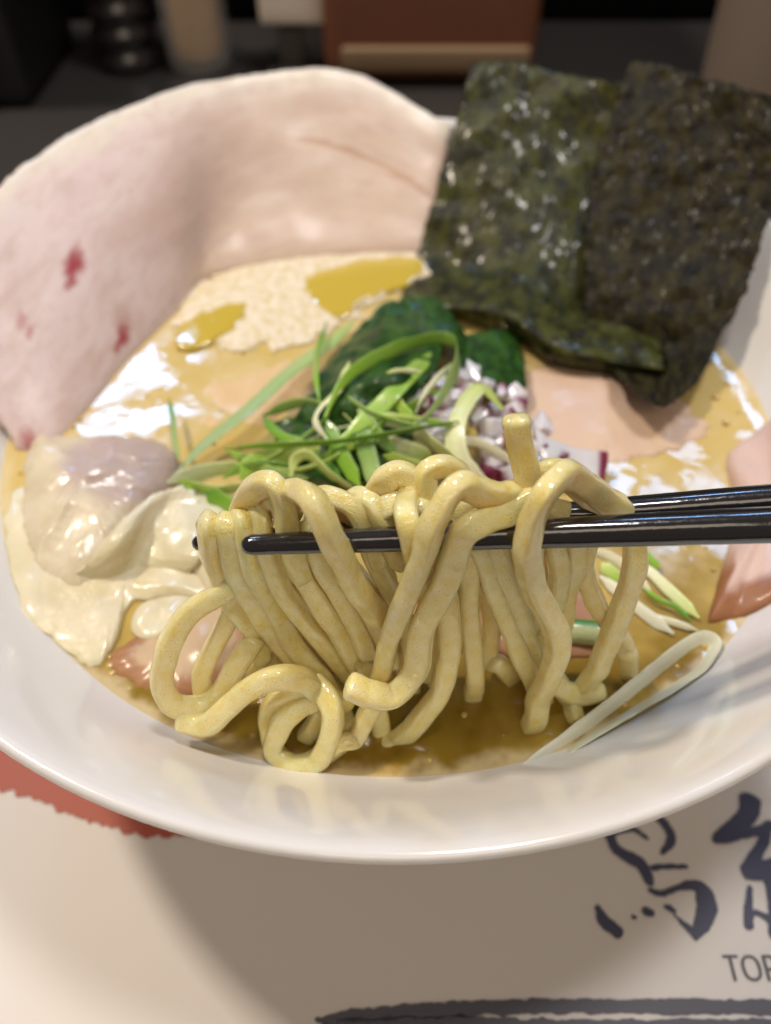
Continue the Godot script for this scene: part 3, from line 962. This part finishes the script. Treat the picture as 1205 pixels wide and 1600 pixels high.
func build_onion() -> void:
	var skins := []
	for k in 5:
		var sheer := func(c: Vector3):
			var white := Color(0.84, 0.78, 0.82)
			return white.lerp(Color(0.16, 0.012, 0.06), smoothstep(0.55, 0.85, maxf(c.x, c.z if k == 1 else -1.0)) * (1.0 if k < 4 else 0.0))
		skins.append(rounded_box(Vector3(0.0036, 0.0021 + 0.0003 * k, 0.0028), 0.00095, 0.0007, sheer))
	var L := [
		[652, 603, "at the left end of the heap beside the scallion curl"], [672, 592, "second from the left at the back of the heap"], [694, 602, "behind the thin scallion curl"], [716, 590, "at the back right of the scallion curl"],
		[737, 588, "at the top behind the pale scallion loop"], [762, 600, "just left of the spinach leaf tip"], [786, 612, "under the lower edge of the spinach leaf"], [806, 622, "deep purple one nearest the peach chicken slice"],
		[664, 630, "below the curl, half covered by a scallion strip"], [690, 628, "in the middle of the left part of the heap"], [712, 622, "touching the pale loop from the left"], [676, 652, "low in the left part under the thin green needle"],
		[700, 655, "low beside the pale loop"], [660, 668, "lowest on the left, above the noodles"], [690, 680, "between the loop and the pale strip"], [770, 640, "inside the pale scallion loop at its top"],
		[790, 655, "inside the loop, above the upright noodle end"], [765, 668, "inside the loop at its middle"], [780, 690, "inside the loop beside the upright noodle"], [762, 700, "inside the loop, low and purple"],
		[778, 718, "inside the loop, second from below"], [765, 735, "inside the loop at the bottom"], [790, 742, "just above the lifted noodles inside the loop"], [805, 640, "outside the loop at upper right"],
		[845, 668, "right of the upright noodle end"], [842, 700, "against the upright noodle end"], [868, 712, "left of the big onion petal"], [735, 615, "on top of the heap in the bright part"], [748, 650, "on the inner side of the pale loop"], [640, 620, "leftmost, half under the spinach"],
	]
	var k := 0
	for q in L:
		var o := obj("onion_dice", skins[k % 5], M.onion)
		o.position = mound(q[0], q[1], 0.0012)
		o.rotation = Vector3(rng.randf_range(-0.7, 0.7), rng.randf() * TAU, rng.randf_range(-0.7, 0.7))
		var s := rng.randf_range(1.15, 1.75)
		o.scale = Vector3(s, s, s)
		tag(o, "red onion dice " + q[2], "onion dice", "heap of diced red onion")
		k += 1
	var rows := []
	for r in [[[830, 650], [850, 680], [900, 700], [950, 708]], [[838, 690], [870, 712], [905, 722], [950, 725]], [[845, 720], [880, 738], [910, 745], [945, 760]]]:
		var row := []
		for q in r: row.append(mound(q[0], q[1], 0.0022))
		rows.append(row)
	tag(obj("onion_petal", sheet(rows, 0.0016, {"nu": 40, "nv": 24, "amp": 0.0008, "freq": 1.5, "margin": 0.1, "tint": func(u, v): return Color(0.76, 0.70, 0.72).lerp(Color(0.16, 0.012, 0.06), smoothstep(0.86, 0.92, u))}), M.onion), "large milky onion petal with a purple end right of the upright noodle", "onion petal", "heap of diced red onion")

func build_scallions() -> void:
	var G := Color(0.27, 0.50, 0.04)     # leaf green
	var D := Color(0.10, 0.27, 0.025)    # dark green
	var P := Color(0.62, 0.74, 0.24)      # pale green
	var W := Color(0.84, 0.85, 0.64)      # near white
	var B := Color(0.36, 0.52, 0.16)      # grey green
	# label, colours at both ends, half width mm, roll at start, roll along, height mm over the heap, pixels
	var S := [
		["longest broad green scallion strip slanting down left from the spinach", B, Color(0.30, 0.42, 0.20), 1.9, 0.5, 0.4, 2.0, [[552, 503], [509, 540], [449, 584], [389, 639], [325, 689], [268, 748]]],
		["thin upright scallion thread crossing the long slanting strip", D, G, 0.55, 0.0, 0.5, 4.5, [[511, 503], [496, 550], [494, 590], [500, 632]]],
		["scallion strip bent into a high arch in front of the nori", G, Color(0.20, 0.33, 0.08), 1.35, 0.3, 1.6, 7.5, [[508, 652], [530, 606], [560, 575], [610, 548], [668, 530], [706, 532], [716, 562], [699, 604], [676, 640], [652, 660]]],
		["short bright green scallion ribbon under the arch", Color(0.24, 0.40, 0.06), G, 1.75, 0.6, -0.3, 5.5, [[672, 552], [628, 599], [589, 639], [535, 684]]],
		["pale curled scallion hook beside the short ribbon", P, W, 0.8, 0.2, 1.0, 6.5, [[546, 566], [529, 609], [501, 637], [493, 660], [512, 688]]],
		["long level scallion needle ending over the red onion", G, D, 0.9, 0.9, 0.5, 7.0, [[352, 701], [400, 697], [449, 694], [509, 691], [569, 684], [628, 674], [680, 664], [716, 658]]],
		["dark scallion strip lying along the foot of the spinach", D, P, 1.0, 0.3, 0.8, 3.0, [[412, 650], [449, 634], [484, 629], [529, 644], [560, 668]]],
		["short dark scallion strip dropping from the left end of the foot strip", D, G, 0.9, 0.0, 0.8, 3.0, [[413, 652], [428, 672], [450, 686], [482, 692]]],
		["broad oval scallion slice lying left of the noodle humps", G, P, 1.9, 0.2, 0.2, 4.0, [[376, 748], [392, 728], [424, 716], [466, 703], [500, 700]]],
		["pale scallion bow running down to the noodle humps", P, Color(0.36, 0.48, 0.14), 1.1, 0.4, 0.9, 6.0, [[455, 745], [461, 718], [484, 712], [514, 739], [549, 762], [573, 774]]],
		["dark wide scallion strip standing upright behind the middle noodle hump", D, B, 1.7, 0.1, 0.2, 5.0, [[565, 662], [572, 700], [580, 730], [590, 764]]],
		["dark scallion strip left of the upright one", D, G, 1.4, 0.2, 0.4, 4.5, [[510, 655], [528, 699], [548, 735], [562, 760]]],
		["thin single scallion thread standing off at the far left", D, B, 0.5, 0.0, 0.5, 4.0, [[264, 622], [270, 655], [274, 690], [281, 722]]],
		["whitish scallion strip lying over the wonton edge", Color(0.55, 0.60, 0.42), P, 1.5, 0.3, 0.4, 3.0, [[262, 754], [300, 741], [340, 733], [390, 729]]],
		["green scallion strip below the whitish one on the wonton", G, P, 1.2, 0.5, 0.6, 2.5, [[276, 752], [310, 762], [345, 766], [390, 757]]],
		["dark scallion shard next to the leftmost noodle hump", D, G, 1.7, 0.2, 0.3, 2.0, [[322, 768], [350, 786], [380, 803]]],
		["small green scallion tail hanging on the wonton", G, Color(0.20, 0.34, 0.06), 1.2, 0.4, 0.3, 1.8, [[284, 756], [298, 778], [311, 800]]],
		["pale yellow scallion strip curving right of the needle", W, P, 1.5, 0.5, 0.7, 4.5, [[580, 652], [638, 664], [683, 699], [722, 728]]],
		["wide half white scallion piece behind the noodle ring", W, Color(0.30, 0.46, 0.05), 2.0, 0.4, 0.3, 3.5, [[590, 690], [630, 702], [678, 722]]],
		["pale green scallion loop standing over the red onion", Color(0.44, 0.55, 0.10), W, 1.9, 0.7, 0.5, 6.0, [[786, 640], [752, 606], [722, 640], [711, 685], [726, 728], [772, 764]]],
		["small yellow green scallion chip left of the onion", Color(0.40, 0.52, 0.08), G, 1.0, 0.3, 0.3, 5.0, [[616, 620], [628, 638], [646, 657]]],
		["short green scallion strip low behind the noodle ring", Color(0.30, 0.46, 0.05), P, 1.3, 0.5, 0.3, 4.0, [[600, 712], [635, 724], [676, 738]]],
		["tiny forked scallion sliver lying on the bright ribbon", P, W, 0.45, 0.2, 0.6, 7.5, [[604, 583], [625, 579], [658, 581]]],
		["narrow green scallion strip under the level needle", G, B, 1.0, 0.4, 0.5, 4.0, [[356, 705], [400, 726], [440, 742], [480, 748]]],
		["dark scallion strip deep in the heap beside the pale bow", D, D, 1.5, 0.3, 0.4, 2.5, [[470, 700], [505, 728], [535, 752]]],
		["green scallion strip hidden under the arch", D, G, 1.4, 0.4, 0.5, 3.0, [[545, 640], [590, 650], [640, 640], [690, 610]]],
		["grey green scallion strip crossing behind the level needle", B, D, 1.3, 0.3, 0.5, 5.0, [[560, 640], [590, 680], [620, 710]]],
		["pale scallion shred reaching from the heap towards the upright noodle", W, W, 0.9, 0.3, 0.7, 4.0, [[690, 700], [740, 690], [800, 720], [850, 750]]],
	]
	for s in S:
		var pts := []
		for q in s[7]: pts.append(mound(q[0], q[1], s[6] * 0.001))
		strip("scallion_strip", s[0], pts, s[3] * 0.00125, s[1], s[2], s[4], s[5], "scallion shreds heaped in the middle")
	# thin ones tangled among them, alike
	var nth := ["leftmost", "second from the left", "third from the left", "fourth from the left", "middle one", "fourth from the right", "third from the right", "second from the right", "rightmost"]
	for k in 9:
		var u := (k + 0.5) / 9.0
		var at := Vector2(lerpf(400, 700, u), lerpf(725, 640, u) + rng.randfn(0, 26))
		var a := rng.randf_range(-0.9, 0.5)
		var l := rng.randf_range(45, 95)
		var bend := Vector2(-sin(a), cos(a)) * rng.randf_range(-22, 22)
		var way := Vector2(cos(a), sin(a)) * l
		var h := rng.randf_range(0.002, 0.006)
		var pts := [mound(at.x - way.x, at.y - way.y, h - 0.001), mound(at.x - way.x * 0.4 + bend.x, at.y - way.y * 0.4 + bend.y, h + 0.001), mound(at.x + way.x * 0.4 + bend.x, at.y + way.y * 0.4 + bend.y, h + 0.001), mound(at.x + way.x, at.y + way.y, h - 0.001)]
		var pick: Array = [[G, D], [B, G], [P, G], [W, P], [G, P]][k % 5]
		strip("scallion_strip", "thin scallion shred tangled low in the heap behind the noodles, " + nth[k], pts, rng.randf_range(0.0005, 0.0012), pick[0], pick[1], rng.randf(), rng.randf(), "scallion shreds heaped in the middle")
	# pale shreds in the broth at right
	var V := [
		["long white scallion ring folded flat in the broth at front right", [[796, 1216], [840, 1182], [894, 1148], [953, 1104], [1015, 1054], [1058, 1020], [1095, 998], [1116, 1008], [1097, 1042], [1056, 1072], [997, 1107], [938, 1142], [868, 1186], [815, 1216]], Color(0.72, 0.72, 0.58), Color(0.66, 0.68, 0.50), 1.9, 1.5],
		["white scallion shred below the chopsticks running to the folded ring", [[938, 900], [997, 950], [1052, 990]], W, Color(0.66, 0.68, 0.56), 1.3, 1.2],
		["white scallion shred nearest the right pork slice", [[1003, 880], [1038, 915], [1068, 943], [1092, 965]], W, P, 1.2, 1.4],
		["short green scallion thread in front of the right pork slice", [[1004, 918], [1030, 937], [1056, 948], [1080, 970]], G, D, 0.6, 2.0],
		["bright green scallion sliver under the chopsticks", [[996, 856], [1012, 872], [1030, 888]], Color(0.16, 0.36, 0.03), G, 1.1, 1.8],
		["small pale green scallion shred behind the two right noodles", [[940, 880], [956, 895], [975, 912]], P, G, 1.5, 1.6],
		["white scallion shred crossing behind the rightmost noodle", [[918, 860], [950, 868], [985, 892], [1020, 930]], W, W, 1.1, 1.0],
		["thin white scallion shred at the edge of the right pork slice", [[1010, 960], [1050, 972], [1090, 985]], W, W, 0.8, 1.2],
	]
	for s in V:
		var pts := []
		for q in s[1]: pts.append(level(q[0], q[1], SOUP + s[5] * 0.001))
		strip("scallion_shred", s[0], pts, s[4] * 0.001, s[2], s[3], 0.3, 0.2, "pale scallion shreds in the broth at right")
	# one thick cut ring
	var a := level(884, 985, SOUP + 0.003)
	var b := level(940, 990, SOUP + 0.003)
	tag(obj("scallion_chunk", sweep([a, (a + b) / 2.0, b], Vector2(0.0026, 0.0022), {"per": 4, "sides": 22, "power": 2.0, "tint": func(f, ang): return Color(0.06, 0.20, 0.012).lerp(Color(0.50, 0.56, 0.30), smoothstep(0.45, 0.8, sin(ang)))}), M.scallion), "thick green scallion chunk glimpsed between the right hanging noodles", "scallion", "")

func strip(called: String, label: String, pts: Array, half: float, a: Color, b: Color, roll0: float, roll: float, group: String) -> void:
	var ph := rng.randf() * 9.0
	var tint := func(f: float, ang: float):
		var c := a.lerp(b, f)
		var fibre := 0.5 + 0.5 * sin(cos(ang) * 16.0 + ph)
		c = c.lerp(c * 1.35 + Color(0.02, 0.03, 0.01), 0.35 * fibre)
		return c.lerp(Color(0.52, 0.60, 0.30), 0.30 if sin(ang) < 0.0 else 0.0)
	var m := sweep(pts, Vector2(half, 0.00028), {"per": 12, "sides": 20, "power": 2.4, "wob": 0.10, "roll0": roll0, "roll": roll, "taper": 0.75, "face": Vector3(0.1, 0.75, 0.6), "tint": tint})
	tag(obj(called, m, M.scallion), label, "scallion", group)

func build_chopsticks() -> void:
	for s in [["front black lacquered chopstick carrying the noodles, its tip showing at left", [394, 851, 0.0], [1205, 820, 0.0], 0.00155, 0.0027], ["rear black lacquered chopstick mostly hidden behind the noodles", [314, 848, -0.0085], [1205, 783, -0.0085], 0.00135, 0.0027]]:
		var a := curtain(s[1][0], s[1][1], s[1][2])
		var b := curtain(s[2][0], s[2][1], s[2][2])
		var d := (b - a).normalized()
		var r0: float = s[3]
		var r1: float = s[4]
		var c := thing("chopstick", s[0], "chopstick", Vector3.ZERO, "pair of black chopsticks")
		obj("stick", sweep([a, a.lerp(b, 0.3), a.lerp(b, 0.6), b, b + d * 0.03, b + d * 0.065], Vector2(r0, r0), {"per": 14, "sides": 28, "power": 2.3, "wob": 0.012, "cap": 1.1, "flare": Vector2(1.0, r1 / r0 * 1.36)}), M.lacquer, c)

func build_noodles() -> void:
	build_noodle_list()

func build_noodle_list() -> void:
	# label, half width mm, half thickness mm, lowest mm over the broth, twist, [x, y, mm before the curtain]
	var N := [
		# over the front chopstick
		["noodle draped over the front chopstick, left of the middle, slanting down right", 2.15, 1.7, -9, 0.4, [[452, 800, -9], [462, 766, -4], [486, 776, 2], [506, 815, 4.6], [522, 850, 4.8], [545, 889, 3.5], [568, 934, 1.5], [592, 965, 0]]],
		["widest noodle over the front chopstick, from the twist down to the front of the broth", 2.25, 1.8, -3, 0.7, [[800, 772, -3], [765, 768, 0], [722, 760, 2], [696, 780, 4], [676, 818, 5.2], [655, 880, 5.4], [628, 945, 4.5], [606, 1005, 4], [594, 1060, 4], [580, 1105, 5], [556, 1150, 7], [520, 1172, 9]]],
		["noodle ending in a bent hook in front of the middle strands", 2.2, 1.7, -9, 1.0, [[850, 772, -3], [805, 792, -1], [765, 806, 1.5], [732, 822, 4.4], [712, 868, 4.2], [682, 940, 4.2], [660, 998, 5], [645, 1050, 6], [618, 1082, 7], [582, 1082, 8], [546, 1072, 8]]],
		["noodle over the front chopstick at right, with a wavy tail reaching the broth", 2.1, 1.7, -4, 0.9, [[972, 800, -6], [930, 768, -4], [885, 736, -1], [852, 760, 3], [838, 800, 4.6], [827, 850, 4.6], [836, 915, 3.6], [860, 962, 3], [872, 1005, 3], [862, 1050, 3], [846, 1090, 2], [826, 1156, 2]]],
		["broad noodle lying over the rear chopstick behind the right one", 2.5, 1.5, -9, 0.3, [[985, 806, -10], [940, 782, -7.5], [900, 752, -6], [862, 742, -6], [838, 770, -7]]],
		["noodle with a blunt end sticking straight up above the chopsticks", 2.05, 1.7, -9, 0.1, [[809, 656, -5], [814, 690, -4.6], [820, 730, -4.4], [828, 775, -4], [836, 830, -4.5], [830, 890, -4.5]]],
		["noodle peeping out behind the widest one, over the front chopstick", 1.9, 1.6, -9, 0.2, [[640, 782, -6], [636, 800, 1], [634, 830, 3.4], [644, 868, 2.6], [664, 900, 0]]],
		["twisted noodle lying level between the two chopsticks", 1.9, 1.6, -9, 1.2, [[700, 800, -4], [740, 786, -4], [790, 780, -4.6], [830, 790, -5], [880, 800, -6]]],
		# humps over the rear chopstick
		["outermost noodle hump at the top left of the bundle", 2.1, 1.7, -9, 0.3, [[362, 850, -13], [372, 806, -11], [390, 770, -8], [420, 758, -5], [440, 786, -3.6], [448, 830, -3.6], [470, 900, -4]]],
		["second noodle hump from the left, nested inside the first", 2.0, 1.6, -9, 0.3, [[400, 850, -14], [408, 806, -11], [424, 782, -8], [440, 790, -5.5], [452, 830, -5], [465, 880, -4]]],
		["noodle hump with a flat glossy back, right of the draped noodle", 2.0, 1.6, -9, 0.2, [[484, 850, -14], [494, 800, -11], [512, 774, -8], [540, 784, -5], [562, 818, -4], [590, 880, -4.5]]],
		["small noodle hump squeezed before the coiled one", 2.0, 1.6, -9, 0.3, [[528, 850, -14], [540, 800, -11], [556, 780, -8], [580, 790, -5], [602, 822, -4], [624, 880, -4.5]]],
		["coiled noodle knob on top of the bundle", 2.2, 1.8, -9, 0.8, [[560, 820, -9], [580, 792, -8], [598, 756, -7], [624, 742, -7], [646, 760, -6.5], [636, 784, -5.5], [606, 790, -5], [588, 800, -5.5]]],
		["noodle bent into a small open ring at the top", 1.9, 1.6, -9, 0.6, [[660, 820, -6], [662, 776, -6], [668, 742, -6.5], [690, 728, -7.5], [716, 738, -8.5], [722, 768, -8], [716, 800, -7]]],
		["noodle passing low under the ring to the twist", 1.9, 1.6, -9, 0.4, [[620, 812, -6], [650, 796, -3], [690, 800, -3.6], [730, 800, -5]]],
		# left curtain between the sticks
		["leftmost noodle wrapped over the rear chopstick tip", 1.9, 1.6, -9, 0.2, [[330, 850, -13], [328, 822, -10], [332, 816, -7], [328, 838, -5], [336, 884, -4.6], [362, 940, -4], [392, 984, -3], [408, 1030, -3]]],
		["second noodle over the rear chopstick tip", 1.9, 1.6, -9, 0.2, [[356, 850, -13], [352, 818, -10], [356, 814, -7], [355, 840, -4.8], [366, 890, -4.4], [396, 945, -3.6], [430, 994, -3], [468, 1034, -3], [500, 1070, -2]]],
		["third noodle over the rear chopstick tip", 1.9, 1.6, -9, 0.2, [[378, 850, -13], [375, 815, -10], [380, 810, -7], [380, 840, -4.8], [393, 890, -4.2], [422, 942, -3.6], [452, 994, -2.6], [490, 1048, -1], [520, 1098, 1], [544, 1136, 3]]],
		["fourth noodle over the rear chopstick tip, paler", 1.9, 1.6, -9, 0.2, [[402, 850, -13], [398, 812, -10], [404, 806, -7], [408, 840, -4.8], [424, 890, -4.6], [452, 940, -4], [492, 988, -3.5], [530, 1038, -3], [560, 1080, -2]]],
		["hanging noodle in the middle left of the curtain", 1.9, 1.6, -9, 0.2, [[446, 820, -4.6], [462, 880, -4.4], [492, 935, -4], [522, 985, -3.2], [548, 1030, -2.6], [575, 1080, -2]]],
		["hanging noodle beside the middle left one", 1.9, 1.6, -9, 0.2, [[484, 820, -4.8], [502, 884, -4.6], [534, 944, -4], [562, 1000, -3.4], [590, 1060, -2.5]]],
		["hanging noodle just left of the draped one", 1.9, 1.6, -9, 0.2, [[520, 830, -5], [540, 880, -5], [566, 930, -4.6], [592, 985, -4], [610, 1040, -3]]],
		["hanging noodle partly under the widest noodle", 1.9, 1.6, -9, 0.2, [[572, 830, -5], [592, 880, -5], [612, 930, -4.6], [640, 1000, -3], [650, 1060, -2]]],
		["hanging noodle right of the widest noodle, swinging down to the front", 1.9, 1.6, -2, 0.5, [[690, 860, -3], [690, 910, -2], [700, 970, 0], [702, 1030, 1], [690, 1080, 2], [656, 1120, 3], [616, 1158, 4], [590, 1172, 4]]],
		["noodle dipping straight into the broth below the hook", 1.9, 1.6, -5, 0.2, [[570, 1040, -1], [584, 1090, 1], [593, 1140, 2], [596, 1200, 3]]],
		["back noodle filling the gap behind the left curtain", 1.9, 1.6, -9, 0.3, [[350, 880, -9], [380, 950, -8], [420, 1020, -7], [440, 1090, -6]]],
		["back noodle filling the gap behind the middle of the curtain", 1.9, 1.6, -9, 0.3, [[430, 880, -9], [480, 960, -8], [530, 1030, -7], [560, 1100, -5]]],
		["back noodle behind the widest noodle", 1.9, 1.6, -9, 0.3, [[540, 880, -9], [590, 950, -8], [630, 1030, -7], [650, 1110, -5]]],
		["thin back noodle at the left rim of the bundle", 1.6, 1.4, -9, 0.4, [[342, 860, -10], [372, 930, -9], [402, 1000, -8], [430, 1060, -7]]],
		["thin back noodle seen between the third and fourth tip noodles", 1.6, 1.4, -9, 0.4, [[410, 870, -9], [448, 950, -8], [496, 1030, -6], [528, 1090, -4]]],
		["thin back noodle between the draped and the widest noodle", 1.6, 1.4, -9, 0.4, [[586, 850, -8], [606, 900, -8], [618, 950, -8], [622, 1010, -7]]],
		["thin back noodle right of the widest noodle", 1.6, 1.4, -9, 0.4, [[650, 850, -9], [660, 920, -8], [668, 990, -7], [664, 1060, -5]]],
		["thin back noodle behind the hook strand", 1.6, 1.4, -9, 0.4, [[706, 850, -9], [700, 920, -9], [692, 1000, -8], [680, 1070, -6]]],
		["thin back noodle in the middle of the right group", 1.7, 1.4, -9, 0.4, [[790, 850, -10], [800, 920, -10], [816, 990, -9], [812, 1040, -8]]],
		["thin back noodle at the right of the right group", 1.7, 1.4, -9, 0.4, [[850, 850, -10], [862, 910, -10], [852, 970, -9], [842, 1020, -8]]],
		# loops at lower left
		["big outer noodle loop at the far left, rounding low over the broth", 2.0, 1.7, 0.8, 0.6, [[398, 880, -6], [352, 918, -4], [300, 955, -1], [262, 1005, 2], [252, 1060, 4], [272, 1100, 5], [312, 1106, 4], [348, 1082, 2], [372, 1040, 0], [398, 1000, -2]]],
		["inner noodle strand inside the outer left loop", 1.8, 1.5, 0.5, 0.4, [[376, 920, -5], [362, 955, -4], [332, 1005, -2], [314, 1044, 0], [316, 1082, 1]]],
		["noodle strand running back from the left loop into the curtain", 1.8, 1.5, 0.5, 0.5, [[420, 985, -5], [408, 1030, -4], [380, 1062, -2], [350, 1080, -1], [326, 1096, 0]]],
		["arching noodle at front left, rising out of the broth and falling to the right", 2.1, 1.8, 0.2, 0.7, [[285, 1124, 6], [318, 1132, 7], [352, 1110, 7], [390, 1078, 6], [432, 1060, 5], [474, 1064, 4], [510, 1088, 3], [540, 1100, 2]]],
		["lowest noodle ring lying at the front edge of the broth", 2.0, 1.7, 0.9, 0.5, [[492, 1064, 2], [512, 1100, 6], [516, 1140, 8], [498, 1182, 9], [462, 1198, 9], [432, 1176, 8], [438, 1140, 7], [462, 1112, 6], [492, 1096, 4]]],
		["knotted noodle above the lowest ring", 2.0, 1.7, 0.6, 0.5, [[424, 1160, 4], [420, 1124, 4], [438, 1094, 4], [474, 1080, 3], [506, 1092, 2]]],
		["noodle stub inside the lowest ring", 1.9, 1.6, 0.2, 0.3, [[478, 1150, 3], [500, 1116, 3], [528, 1090, 2]]],
		# right group
		["hanging noodle at the left of the right group, dipping into the broth", 1.9, 1.6, -6, 0.3, [[728, 840, -5], [734, 880, -5], [738, 930, -5], [738, 990, -4], [740, 1040, -3], [742, 1100, -3]]],
		["pale noodle behind the left of the right group", 1.9, 1.6, -4, 0.3, [[750, 850, -9], [762, 920, -9], [768, 980, -9], [766, 1030, -8], [800, 1046, -6]]],
		["slanting noodle in the right group crossing behind the wavy tail", 1.9, 1.6, -6, 0.4, [[744, 850, -4.5], [766, 910, -4.6], [790, 970, -4.6], [812, 1020, -4], [834, 1070, -3], [852, 1110, -3]]],
		["hanging noodle in the right group left of the wavy tail", 2.0, 1.6, -6, 0.3, [[776, 845, -5], [790, 900, -5], [808, 950, -5], [826, 1000, -5], [838, 1050, -5]]],
		["hanging noodle in the right group under the upright end", 2.0, 1.6, -6, 0.3, [[806, 845, -5.4], [812, 900, -6], [826, 950, -6.5], [846, 1010, -6]]],
		["hanging noodle right of the wavy tail, upper part", 1.9, 1.6, -9, 0.3, [[866, 845, -5], [872, 890, -5], [868, 940, -5.5], [852, 985, -6]]],
		["hanging noodle left of the window shaped gap", 1.9, 1.6, -9, 0.3, [[896, 830, -6], [900, 880, -6], [888, 930, -6.5], [878, 980, -7]]],
		["bent noodle on the left side of the window shaped gap", 1.8, 1.5, -6, 0.4, [[925, 826, -7], [916, 880, -7], [924, 930, -7], [948, 970, -7], [975, 1010, -7], [990, 1046, -6]]],
		["rightmost noodle, curving from the chopsticks down left into the broth", 2.0, 1.6, -6, 0.4, [[976, 822, -7], [992, 862, -6], [988, 915, -5], [962, 978, -4], [936, 1036, -3], [910, 1090, -3]]],
		["thick short noodle lying in the broth below the rightmost one", 2.1, 1.8, 0.2, 0.3, [[860, 1068, -2], [896, 1084, -3], [940, 1080, -4]]],
		["noodle end just under the surface below the wavy tail", 1.9, 1.6, 0.0, 0.3, [[868, 1062, -6], [890, 1100, -4], [900, 1128, -3]]],
	]
	for d in N:
		var pts := []
		for q in d[5]: pts.append(curtain(q[0], q[1], q[2] * 0.001, d[3] * 0.001))
		var foot: Vector3 = pts[pts.size() - 1]
		if d[3] <= -2 and d[3] >= -6:      # dips into the broth
			var way := (foot - (pts[pts.size() - 2] as Vector3)).normalized()
			pts[pts.size() - 1] = (foot + (pts[pts.size() - 2] as Vector3)) * 0.5
			pts.append(foot + Vector3(way.x * 0.002, minf(0.0, SOUP - 0.004 - foot.y), way.z * 0.002 - 0.002))
		var m := sweep(pts, Vector2(d[1], d[2]) * 0.00096, {"per": 9, "sides": 20, "power": 3.6, "wob": 0.08, "wave": 0.00034, "roll0": rng.randf_range(-0.4, 0.4), "roll": d[4] * (1.0 if rng.randf() < 0.5 else -1.0)})
		tag(obj("noodle", m, M.noodle), d[0], "noodle", "noodles lifted with the chopsticks")
